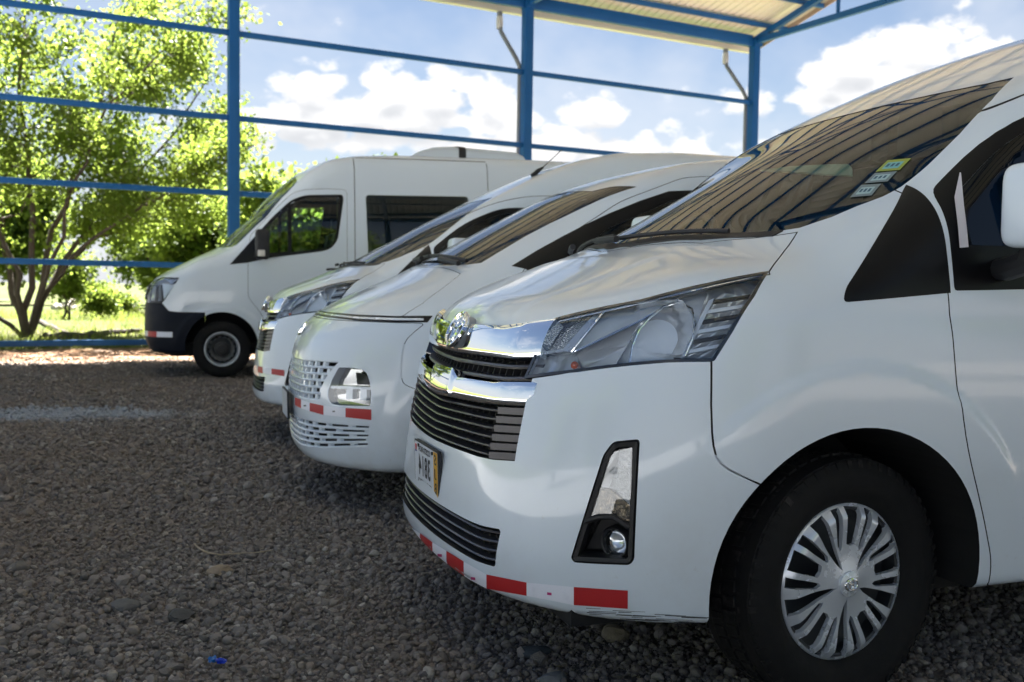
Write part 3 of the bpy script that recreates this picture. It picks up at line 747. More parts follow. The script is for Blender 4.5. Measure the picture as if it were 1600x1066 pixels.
def grow_tree(base, stems, seed, label, leaf=.085, per=12, spread=.16, twigs=9, mat=None, crown_r=1.0, name='tree', cat='tree', group=None, lev2=6, droop=.1):
    """stems: list of polylines (relative to base) with start radius; each carries branches and leafy twigs"""
    rg = np.random.default_rng(seed); root = empty(name, base); tag(root, label, cat, group); tk = MB(); C = []; D = []
    for pts, r0, blen, t_from in stems:
        P = polyline(pts, 14); P[1:-1] += rg.normal(size=(12, 3)) * .04 * crown_r; rad = np.linspace(r0, r0 * .22, 14); tk.tube(P, list(rad), 9)
        for k in range(lev2):
            t = t_from + (1 - t_from) * (k + rg.uniform(0, .9)) / lev2; i = min(12, int(t * 13)); p = P[i] + (P[i + 1] - P[i]) * (t * 13 - i); dr = P[i + 1] - P[i]; dr /= np.linalg.norm(dr)
            az = rg.uniform(0, 2 * pi); d = np.array([cos(az), sin(az), rg.uniform(-.1, .6)]) + dr * .45; d /= np.linalg.norm(d); L = blen * rg.uniform(.65, 1.2) * (1.1 - .5 * t)
            q = [p + d * L * s_ + np.array([0, 0, .22 * L * s_ * s_ * rg.uniform(-.6, .9)]) + rg.normal(size=3) * .05 * L for s_ in np.linspace(0, 1, 6)]; q[0] = p; tk.tube(q, list(np.linspace(rad[i] * .5, .008, 6)), 6)
            q = np.array(q)
            for w_ in range(twigs):
                s_ = rg.uniform(.25, 1.0); j = min(4, int(s_ * 5)); c0 = q[j] + (q[j + 1] - q[j]) * (s_ * 5 - j); dd = d * .4 + rg.normal(size=3) * .75; dd[2] += .12 - droop; dd /= np.linalg.norm(dd); l2 = blen * .42 * rg.uniform(.5, 1.2)
                tw_ = [c0, c0 + dd * l2 * .5 + rg.normal(size=3) * .03, c0 + dd * l2 + np.array([0, 0, -droop * l2])]; tk.tube(tw_, [.009, .006, .003], 4, close=False)
                for s2 in np.linspace(.25, 1.05, 6): C.append(c0 + dd * l2 * s2 + np.array([0, 0, -droop * l2 * s2 * s2])); D.append(dd)
    tk.build('trunk', M_BARK, root, angle=60)
    leaves_mesh(np.array(C), np.array(D), leaf, rg, per, spread, 'crown', mat or M_LEAF, root); return root

def at(u, v, c_in):
    """point on the sight line that stands c_in metres inside (+) or outside (-) the open wall"""
    d = px_ray(u, v); num = ((P0 - CAM) @ WN) - c_in; t = num / (d @ WN); return CAM + t * d
TB = px_ground(38, 529); TB[2] = -.05
def stem(pxs, r, blen, frm, depth=None):
    """stem through photo pixels at about the tree's own distance, leaning to and fro in depth"""
    c = float(-((TB - P0) @ WN)); out_ = []
    for i, (u, v) in enumerate(pxs): out_.append(at(u, v, c - (depth or 0) * i / max(1, len(pxs) - 1)) - TB)
    return (out_, r * .5, blen, frm)
main_stems = [
    stem([(40, 527), (22, 470), (10, 400), (-5, 300), (-30, 180), (-60, 60)], .13, 1.7, .45, 1.0),
    stem([(42, 527), (50, 440), (55, 350), (45, 240), (35, 120), (40, -20)], .15, 1.7, .42, -1.2),
    stem([(46, 527), (66, 440), (85, 350), (130, 230), (165, 120), (190, 10)], .15, 1.7, .40, .8),
    stem([(48, 527), (75, 460), (110, 385), (190, 300), (270, 215), (330, 110)], .12, 1.6, .40, 1.6),
    stem([(48, 527), (80, 455), (120, 390), (210, 330), (310, 280), (400, 225)], .10, 1.35, .42, -1.5),
    stem([(46, 527), (70, 450), (100, 330), (150, 200), (230, 100), (290, 30)], .10, 1.5, .5, -2.2),
    stem([(36, 527), (0, 495), (-60, 440), (-140, 360), (-220, 260)], .10, 1.7, .4, .3),
    stem([(40, 527), (30, 430), (-10, 330), (-90, 200), (-150, 60)], .12, 1.8, .4, -1.6),
    stem([(46, 527), (80, 440), (150, 370), (240, 340), (330, 330)], .08, 1.2, .4, 2.4)]
grow_tree(tuple(TB), main_stems, 11, 'spreading many-stemmed tree with feathery yellow-green leaves behind the blue frame', leaf=.10, per=9, spread=.16, twigs=11, lev2=10)
def upright(h, n, r, lean, rg, blen, frm=.3):
    out_ = []
    for k in range(n):
        a = rg.uniform(0, 2 * pi); e = np.array([cos(a), sin(a), 0]) * lean * rg.uniform(.4, 1); out_.append(([np.zeros(3), e * .3 + [0, 0, h * .35], e * .7 + [0, 0, h * .7], e + [0, 0, h]], r * rg.uniform(.7, 1.1), blen, frm))
    return out_
rgp = np.random.default_rng(3)
def small_tree(u, v, h, label, seed, n=4, r=.05, lean=.8, blen=.8, leaf=.09, per=10, name='tree', cat='tree', mat=None, group=None, twigs=6, lev2=6, spread=.14):
    p = px_ground(u, v); grow_tree((float(p[0]), float(p[1]), -.03), upright(h, n, r, lean, np.random.default_rng(seed), blen), seed, label, leaf, per, spread, twigs, mat, 1.0, name, cat, group, lev2)
small_tree(105, 503, 1.9, 'young sapling with two thin stems standing right of the big tree', 21, 3, .035, .5, .55, .09, 9, 'sapling')
small_tree(160, 498, .95, 'low leafy shrub with broad leaves in the sunny grass', 22, 5, .015, .5, .35, .11, 8, 'shrub', 'shrub', twigs=4, lev2=4)
small_tree(192, 492, .7, 'tiny green seedling bush beside the low leafy shrub', 23, 4, .012, .35, .25, .09, 7, 'shrub', 'shrub', twigs=4, lev2=3)
small_tree(360, 486, 5.2, 'bushy bright green tree behind the white minibus bonnet', 24, 6, .08, 1.5, 1.25, .12, 14, 'tree', 'tree', None, 'trees beyond the open wall', 9, 8, .2)
small_tree(255, 481, 3.6, 'rounded darker green tree growing between the big tree and the minibus', 25, 6, .07, 1.4, 1.1, .12, 14, 'tree', 'tree', M_LEAF2, 'trees beyond the open wall', 8, 7, .2)
# trees further off, over the field and beyond the minibuses
def far_tree(x, y, h, seed, label, mat=None, lean=2.2):
    grow_tree((x, y, -.1), upright(h, 6, .16, lean, np.random.default_rng(seed), 2.2, .22), seed, label, .26, 10, .36, 7, mat, 1.5, 'tree', 'tree', 'trees far across the field', 7)
far_tree(-26, 52, 6.5, 31, 'distant rounded dark green tree far left across the dry field', M_LEAF2)
far_tree(-19.5, 56, 5.4, 32, 'distant pale green tree behind the heap of stones', M_LEAF)
far_tree(-14.5, 50, 5.2, 33, 'distant low green tree seen over the grey bonnet of the minibus', M_LEAF2)
far_tree(-33, 60, 8.0, 34, 'distant tall green tree at the far edge of the field', M_LEAF)
far_tree(-9.0, 62, 6.0, 35, 'distant green tree seen through the minibus cab windows', M_LEAF)
far_tree(-8.6, 38, 4.6, 37, 'bright green tree standing straight behind the minibus cab', M_LEAF); far_tree(-12.2, 42, 4.4, 39, 'mid green tree behind the minibus bonnet', M_LEAF); far_tree(-5.2, 40, 4.6, 38, 'green tree seen through the rear side windows of the minibus', M_LEAF2)
far_tree(-1.0, 70, 6.0, 36, 'distant dark green tree hidden low behind the parked vans', M_LEAF2)
def yard_tree(s, c, h, seed, label, mat=None):  # those behind the camera and off the gable are added to darken reflections
    p = sw(s, c, -.1); grow_tree(p, upright(h, 7, .2, 3.2, np.random.default_rng(seed), 2.8, .15), seed, label, .34, 9, .42, 8, mat, 1.5, 'tree', 'tree', 'trees round the back of the yard', 8)
yard_tree(22, 40, 9, 41, 'big dark tree added unseen past the open gable end to darken reflections', M_LEAF2); yard_tree(10, 46, 8.5, 42, 'big dark tree added unseen behind the far line of posts to darken reflections', M_LEAF2); yard_tree(30, 29, 8, 43, 'big tree added unseen beyond the gable corner to darken reflections', M_LEAF2)
yard_tree(-2, 47, 9, 44, 'big tree added unseen across the yard from the van fronts to darken reflections', M_LEAF2); yard_tree(33, 17, 8, 45, 'big tree added unseen off the gable end of the shed to darken reflections', M_LEAF2); yard_tree(-24, 14, 7.5, 46, 'big tree facing the fronts of the vans', M_LEAF); yard_tree(-26, 24, 8, 47, 'second big tree facing the fronts of the vans', M_LEAF)
# grass beyond the wall: blades nobody could count
def build_grass():
    rg = np.random.default_rng(9); n = 26000; s = rg.uniform(-16, 8, n); c = -(.6 + 24 * rg.uniform(0, 1, n) ** 1.6); P = P0 + s[:, None] * WD - c[:, None] * WN; P[:, 2] = -.02
    a = rg.uniform(0, 2 * pi, n); hgt = rg.uniform(.05, .22, n) * (1 + .6 * rg.uniform(size=n)); lean = rg.normal(size=(n, 2)) * .5; e = np.stack([np.cos(a), np.sin(a), 0 * a], -1) * .012
    tip = P + np.stack([lean[:, 0] * hgt, lean[:, 1] * hgt, hgt], -1); V = np.stack([P - e, P + e, tip], 1).reshape(-1, 3)
    me = bpy.data.meshes.new('grass'); me.from_pydata(V.tolist(), [], np.arange(n * 3).reshape(-1, 3).tolist()); o = link_mesh('grass', me, leaf_material('grass_blades', (.05, .085, .016), (.10, .125, .03), (.17, .15, .065)), None, False)
    tag(o, 'short sunlit green and straw grass in the field beyond the rails', 'grass', kind='stuff')
build_grass()
# heap of pale stones, fallen branches in the field
hp0 = px_ground(150, 485); rg = np.random.default_rng(77); heap = empty('stone_heap', (float(hp0[0]), float(hp0[1]), 0)); tag(heap, 'low heap of pale broken stones in the sunny field', 'stone heap')
m_hs = simple('pale_stone', (.44, .40, .35), .9, var=.25, vscale=2., bumpk=.4, bscale=6.); shapes = [stone_mesh(500 + k, .7, 1) for k in range(6)]
for s_ in shapes: s_.materials.append(m_hs)
for k in range(90):
    r = rg.uniform(0, 1) ** .6; a = rg.uniform(0, 2 * pi); o = bpy.data.objects.new('stone', shapes[k % 6]); COL.objects.link(o); o.parent = heap; q = rg.uniform(.12, .30); o.scale = (q, q, q); o.location = (1.8 * r * cos(a), 1.2 * r * sin(a), .75 * (1 - r) + .05); o.rotation_euler = tuple(rg.uniform(0, 6, 3))
def log(pts, r, label):
    mb = MB(); P = [px_ground(u, v, r * .6 + dz) for u, v, dz in pts]; P = polyline(P, 14); P[:, 2] += np.random.default_rng(int(r * 1e4)).normal(size=14) * .012; mb.tube(P, list(np.linspace(r, r * .55, 14)), 8); o = mb.build('fallen_branch', M_BARK); tag(o, label, 'branch', 'fallen branches behind the rails')
log([(60, 500, .15), (90, 515, .05), (115, 523, 0)], .06, 'short crooked fallen branch propped against the many-stemmed tree')
log([(70, 527, 0), (130, 524, 0), (180, 519, .02), (222, 518, .02)], .085, 'long fallen branch lying in the grass behind the lowest rail')
# ------------------------------------------------------------------ high-roof van with chrome nose: skin
_xc = Curve([(.20, .90), (.27, .93), (.32, .957), (.42, .962), (.55, .947), (.70, .925), (.85, .893), (.95, .860), (1.03, .828), (1.12, .80), (1.3, .70)], .02)
_wz = Curve([(.15, .93), (.28, .945), (.5, .965), (.75, .972), (1.0, .965), (1.15, .953), (1.4, .905), (1.7, .848), (2.0, .78), (2.28, .70)], .06)
_tc = Curve([(1.3, .84), (.90, 1.030), (.80, 1.085), (.6, 1.165), (.4, 1.245), (.30, 1.290), (0, 1.455), (-.32, 1.632), (-.65, 1.805), (-.9, 1.932), (-1.2, 2.07), (-1.5, 2.18), (-1.85, 2.262), (-2.4, 2.295), (-5.2, 2.27)], .05)
_tk = Curve([(1.0, .07), (.6, .10), (.25, .13), (-.1, .11), (-.5, .10), (-.8, .12), (-1.1, .20), (-1.6, .32), (-5, .34)], .1)
def hiace_F(P):
    x, y, z = P[..., 0], P[..., 1], P[..., 2]; ya = np.sqrt(y * y + 1e-6)
    a = (x - _xc(z) + .17 * ya ** 2) / np.sqrt(1.02 + (.34 * ya) ** 2)
    w = _wz(z) - .10 * np.maximum(0, x - .15) ** 2 - .05 * sstep(x, -3.9, -5.0)
    b = (ya - w) * .985
    fl = np.hypot(x - .02, z - .36)                                # lip round the wheel arch
    b = b - .011 * sstep(fl, .615, .575) * sstep(z, .45, .70) * sstep(x, .50, .30)
    b = b + .004 * np.exp(-((z - 1.07 - .03 * (x + 1)) / .035) ** 2) * sstep(x, .35, -.3)
    sw = .31 * sstep(x, .48, .04) - .28 * sstep(x, -.22, -.72)
    q = x + (.05 + sw) * ya ** 2
    h = 1e-3; tt = _tc(q); sl = (_tc(q + h) - _tc(q - h)) / (2 * h)
    t = (z - tt + .045 * ya ** 2 - .006 * sstep(ya, .47 - .12 * sstep(x, .4, .9), .42 - .12 * sstep(x, .4, .9)) * sstep(x, .30, .40)) / np.sqrt(1 + sl ** 2)
    F = smax(a, b, .50)
    F = smax(F, t, _tk(x))
    gz = .285 + .03 * sstep(x, .5, .0)
    F = smax(F, (gz - z), .035)
    return F
NEAR = Pose(.6241, 3.5309, 19.4)
HB = Body(hiace_F, NEAR, -4.93, 1.0, -.5)
def tread_build(t):
    co = objco(t); n = t.noise(co, 16, 6, .65); d = t.maprange(n.outputs[0], .48, .76, 0, .5); c = t.mix(d, (.010, .010, .0105), (.085, .078, .070)); return principled(t, c, .88, spec=.25, normal=bump(t, t.noise(co, 120, 4, .6).outputs[0], .3, .004))
M_TREAD = material('dusty_tread', tread_build)
# ------------------------------------------------------------------ wheels (axis along +y = outward)
def arc_pts(r0, r1, a0, a1, n=6): return [(r0 + (r1 - r0) * k / n, a0 + (a1 - a0) * k / n) for k in range(n + 1)]
def make_tyre(R, rim, width, parent, blocks=54):
    mb = MB(); h = width / 2; sh = R - .018
    prof = [(rim - .004, -h * .62), (rim + .012, -h * .80), (rim + .05, -h * .97), (rim + .085, -h * 1.0), (sh - .012, -h * .92), (sh + .006, -h * .82), (R - .011, -h * .70), (R - .009, 0), (R - .011, h * .70),
            (sh + .006, h * .82), (sh - .012, h * .92), (rim + .085, h * 1.0), (rim + .05, h * .97), (rim + .030, h * .90), (rim + .026, h * .875), (rim + .012, h * .80), (rim - .004, h * .62)]
    mb.lathe(prof, 96, 'y', closed=True)
    ty = mb.build('tyre', M_RUBBER, parent, angle=28, fix=True)
    tb = MB()                                                    # tread blocks
    for k in range(blocks):
        a = 2 * pi * k / blocks; da = 2 * pi / blocks * .70
        for row, (y0, y1, r1) in enumerate(((-h * .88, -h * .50, -.006), (-h * .42, -h * .06, 0), (h * .06, h * .42, 0), (h * .50, h * .88, -.006))):
            aa = a + (.5 if row % 2 else 0) * 2 * pi / blocks
            v = []
            for rr in (R - .012 + r1, R - .003 + r1):
                for (yy, sk) in ((y0, -.3), (y1, .3)):
                    for t in (0, 1):
                        ang = aa + (t + sk * .35) * da; edge = .008 if (abs(yy) > h * .8 and rr > R - .01) else 0
                        v.append(((rr - edge) * cos(ang), yy, (rr - edge) * sin(ang)))
            tb.add(v, [(0, 1, 3, 2), (4, 6, 7, 5), (0, 4, 5, 1), (2, 3, 7, 6), (0, 2, 6, 4), (1, 5, 7, 3)])
        # shoulder lugs running onto the side wall
        v = []
        for s_ in (1,):
            for rr, yy in ((sh - .018, h * .935), (sh + .004, h * .88)):
                for t in (0, .55):
                    ang = a + t * da; v += [(rr * cos(ang), yy - .006, rr * sin(ang)), (rr * cos(ang), yy + .0022, rr * sin(ang))]
            tb.add(v, [(0, 2, 3, 1), (4, 5, 7, 6), (0, 1, 5, 4), (2, 6, 7, 3), (1, 3, 7, 5), (0, 4, 6, 2)])
    tr = tb.build('tread', M_TREAD, ty, smooth=False, fix=True); tr['kind'] = 'stuff'
    return ty

def make_cover(R, y, parent):
    """wheel cover: domed disc cut through by slots, five groups"""
    n = 120; t = .007
    def dome(r): q = r / R; return y + .012 + .014 * np.exp(-(q / .28) ** 2) + .007 * np.exp(-((q - .80) / .25) ** 2) - .030 * np.exp(-((q - .32) / .20) ** 2) * 0 - .018 * max(0, q - .86) / .14
    prof = [(r, dome(r)) for r in np.linspace(R, .012, 22)] + [(0.0005, dome(0))]
    back = [(r, dome(r) - t - .012 * (r / R)) for r in np.linspace(.012, R, 22)]
    mb = MB(); mb.lathe(prof + [(0.0005, dome(0) - t)] + back, n, 'y', closed=True)
    disc = raw_mesh(mb.v, mb.f); bm = bmesh.new(); bm.from_mesh(disc); bmesh.ops.remove_doubles(bm, verts=bm.verts, dist=.0008); bmesh.ops.recalc_face_normals(bm, faces=bm.faces); bm.to_mesh(disc); bm.free()
    V = []; Fc = []
    def slot(pts):
        v, f = prism(pts, y - .1, y + .2, (1, 0, 0), (0, 0, 1), (0, 1, 0)); b = len(V); V.extend(v); Fc.extend(tuple(i + b for i in q) for q in f)
    def pol(r, a): return (R * r * cos(a), R * r * sin(a))
    for k in range(5):
        c = radians(95 + 72 * k)                                   # loop centre
        D = radians
        for sg in (1, -1):
            slot([pol(.970, c + sg * D(13.0)), pol(.970, c + sg * D(20.8)), pol(.72, c + sg * D(22.4)), pol(.50, c + sg * D(25)), pol(.435, c + sg * D(21)), pol(.47, c + sg * D(17)), pol(.72, c + sg * D(13.6))][::sg])
        slot([pol(.970, c - D(7.8)), pol(.970, c + D(7.8)), pol(.72, c + D(8.2)), pol(.50, c + D(8.5)), pol(.47, c), pol(.50, c - D(8.5)), pol(.72, c - D(8.2))][::-1])
        c2 = c + D(36)
        slot([pol(.970, c2 - D(6.6)), pol(.970, c2 + D(6.6)), pol(.6, c2 + D(7.4)), pol(.30, c2 + D(6)), pol(.20, c2), pol(.30, c2 - D(6)), pol(.6, c2 - D(7.4))][::-1])
    cut = boolean(disc, raw_mesh(V, Fc), 'DIFFERENCE')
    bm = bmesh.new(); bm.from_mesh(cut); bmesh.ops.remove_doubles(bm, verts=bm.verts, dist=.0002); bmesh.ops.dissolve_degenerate(bm, dist=.0002, edges=bm.edges)
    es = [e for e in bm.edges if len(e.link_faces) == 2 and e.calc_face_angle(0) > radians(50)]
    bmesh.ops.bevel(bm, geom=es, offset=.0030, segments=1, affect='EDGES', clamp_overlap=True); bm.to_mesh(cut); bm.free()
    o = link_mesh('wheel_cover', cut, M_SATIN, parent, True, None, 32)
    rim = MB(); rim.lathe([(R - .010, y - .002), (R - .014, y - .002), (R - .016, y - .003), (R - .018, y - .004), (R - .02, y - .05), (R * .5, y - .065), (.02, y - .06)], 72, 'y')
    rim.build('rim', simple('rim_silver', (.05, .055, .062), .4, .5), parent, angle=30)
    cap = MB(); cap.lathe([(.036, dome(.03) - .002), (.036, dome(.03) + .004), (.032, dome(.03) + .0065), (.0005, dome(.03) + .007)], 40, 'y'); cp = cap.build('hub_cap', M_SATIN, parent, angle=40)
    eb = MB(); emblem_rings(eb, (0, dome(.03) + .008, 0), .021, .016, (1, 0, 0), (0, 0, 1), .0024); eb.build('emblem', M_CHROME, cp)
    return o

def emblem_rings(mb, c, ru, rv, e1, e2, th):
    """three overlapping ovals"""
    c, e1, e2 = (np.asarray(q, float) for q in (c, e1, e2))
    def oval(du, dv, a, b, k=1.0):
        n = 40; pts = [c + e1 * (du + a * cos(2 * pi * i / n)) + e2 * (dv + b * sin(2 * pi * i / n)) for i in range(n + 1)]; mb.tube(pts, th * k, 8, close=False)
    oval(0, 0, ru, rv, 1.25); oval(0, rv * .45, ru * .62, rv * .40); oval(0, rv * .03, ru * .30, rv * .86)

def make_steel_wheel(R, y, parent):
    mb = MB(); mb.lathe([(R + .006, y + .010), (R, y + .016), (R - .012, y + .014), (R - .016, y - .004), (R - .03, y - .03), (R - .034, y - .07)], 72, 'y')
    mb.build('rim', simple('rim_painted_grey', (.55, .59, .64), .38, .3), parent, angle=40)
    d = MB(); n = 72; r0, r1 = R - .034, R * .60
    prof = [(R - .032, y - .045), (R - .05, y - .022), (R * .70, y - .010), (R * .60, y - .022), (R * .46, y - .05), (.001, y - .055)]
    back = [(.001, y - .063), (R * .46, y - .058), (R * .60, y - .030), (R * .70, y - .018), (R - .05, y - .030), (R - .032, y - .053)]
    d.lathe(prof + back, n, 'y', closed=True)
    me = raw_mesh(d.v, d.f); bm = bmesh.new(); bm.from_mesh(me); bmesh.ops.remove_doubles(bm, verts=bm.verts, dist=.002); bmesh.ops.recalc_face_normals(bm, faces=bm.faces); bm.to_mesh(me); bm.free()
    V = []; Fc = []
    for k in range(16):
        a = 2 * pi * k / 16; c = np.array([cos(a), sin(a)]) * R * .775; e = np.array([-sin(a), cos(a)]); q = [c + np.array([cos(a), sin(a)]) * .020 * cos(t) + e * .014 * sin(t) for t in np.linspace(0, 2 * pi, 10)[:-1]]
        v, f = prism(q, y - .15, y + .1, (1, 0, 0), (0, 0, 1), (0, 1, 0)); b = len(V); V.extend(v); Fc.extend(tuple(i + b for i in g) for g in f)
    me = boolean(me, raw_mesh(V, Fc), 'DIFFERENCE')
    link_mesh('wheel_disc', me, simple('disc_painted', (.09, .095, .10), .45, .4), parent, True, None, 30)
    hb = MB(); hb.lathe([(R * .44, y - .05), (R * .43, y - .028), (R * .25, y - .022), (R * .24, y - .002), (R * .20, y + .006), (.001, y + .008)], 40, 'y')
    for k in range(6): a = 2 * pi * k / 6; hb.tube([(R * .35 * cos(a), y - .03, R * .35 * sin(a)), (R * .35 * cos(a), y - .008, R * .35 * sin(a))], .011, 6)
    hb.build('hub_cap', simple('hub_black', (.02, .02, .022), .5), parent, angle=30)

def make_wheel(parent, x, side, z, R, rim, width, steer=0., style='cover', yface=.885):
    """wheel empty at the hub; +y outward for the left side, mirrored for the right"""
    e = empty('wheel', (x, side * (yface - width / 2), z), 0.0); e.parent = parent
    e.rotation_euler = (0, 0, radians(steer) + (0 if side > 0 else pi))
    make_tyre(R, rim, width, e)
    (make_cover if style == 'cover' else make_steel_wheel)(rim + .002, width / 2 - .032, e)
    mb = MB(); mb.lathe([(rim - .03, -.06), (.03, -.05), (.001, -.05)], 32, 'y'); mb.build('brake_disc', M_GAP, e)
    return e
def copy_tree(o, parent=None):
    c = o.copy(); COL.objects.link(c); c.parent = parent
    for ch in o.children: copy_tree(ch, c)
    return c
# ------------------------------------------------------------------ high-roof van with chrome nose: parts
def zline(pts): xs, ys = zip(*pts); return lambda y: np.interp(np.abs(y), xs, ys)
Z_HOOD = zline([(0, 1.024), (.35, 1.030), (.47, 1.042), (.57, 1.060), (.66, 1.085)])
Z_C1B = zline([(0, .940), (.35, .945), (.47, .948), (.57, .960)])
Z_C2T = zline([(0, .862), (.42, .874), (.60, .893)])
Z_C2B = zline([(0, .798), (.42, .814), (.58, .827)])
Z_GB = zline([(0, .655), (.46, .662), (.585, .676)])
Z_IT = zline([(0, .476), (.46, .476), (.57, .486)])
Z_IB = zline([(0, .374), (.50, .372), (.56, .378)])

def front_poly(ztop, zbot, yt, yb, n=14):
    """closed outline in the (y, z) front view, symmetric"""
    a = np.linspace(-yt, yt, n); b = np.linspace(yb, -yb, n)
    return [(y, float(ztop(y))) for y in a] + [(y, float(zbot(y))) for y in b]
def fcut(poly, x0, x1):
    v, f = prism(poly, x0, x1, (0, 1, 0), (0, 0, 1), (1, 0, 0)); return raw_mesh(v, f)
def scut(poly, y0, y1, both=True):
    v, f = prism(poly, y0, y1, (1, 0, 0), (0, 0, 1), (0, 1, 0))
    if both: n = len(v); v = list(v) + [mirror_y(p) for p in v]; f = f + [tuple(i + n for i in q) for q in f]
    return raw_mesh(v, f)
def tcut(poly, z0, z1):
    v, f = prism(poly, z0, z1, (1, 0, 0), (0, 1, 0), (0, 0, 1)); return raw_mesh(v, f)

def band(body, y0, y1, zlo, zhi, off, thick, name, mat, parent, n=60, m=6, kink=None, bulge=.0, angle=40, tilt=.0):
    ys_ = np.linspace(y0, y1, n); t = np.linspace(0, 1, m)
    Y = np.repeat(ys_[None], m, 0); Z = np.stack([zlo(ys_) + (zhi(ys_) - zlo(ys_)) * k for k in t], 0)
    P = body.xs(Y, Z); G = body.grad(P)
    o = off + bulge * (1 - (2 * t - 1) ** 4)[:, None] + tilt * t[:, None]
    if kink is not None: o = o + kink(Y)
    O = P + G * o[..., None] if np.ndim(o) == 2 else P + G * o
    mb = MB(); mb.slab(O, P + G * (off - thick)); return mb.build(name, mat, parent, angle=angle, fix=True)

def seat(name, x, y, z, parent, h=.62):
    mb = MB(); mb.box((x - .26, y - .25, z), (x + .26, y + .25, z + .16), 0, .05)
    bm = bmesh.new(); bmesh.ops.create_cube(bm, size=1)
    bmesh.ops.scale(bm, vec=(.14, .46, h), verts=bm.verts); bmesh.ops.bevel(bm, geom=bm.edges[:], offset=.045, segments=3, affect='EDGES')
    mb.addbm(bm, 0, Matrix.Translation((x - .27, y, z + .10 + h / 2)) @ Matrix.Rotation(radians(-12), 4, 'Y'))
    mb.box((x - .41, y - .13, z + h + .12), (x - .31, y + .13, z + h + .30), 0, .035)
    return mb.build(name, M_SEAT, parent)

def steering_wheel(x, y, z, parent):
    mb = MB(); n = 32; R = .19; tl = radians(28)
    pts = [(x - R * sin(tl) * sin(2 * pi * k / n), y + R * cos(2 * pi * k / n), z + R * cos(tl) * sin(2 * pi * k / n)) for k in range(n + 1)]
    mb.tube(pts, .016, 8, close=False); mb.bar((x, y - R, z), (x, y + R, z), .03, .04); mb.bar((x, y, z), (x + .3, y, z - .2), .05, .05)
    return mb.build('steering_wheel', M_DARK, parent)

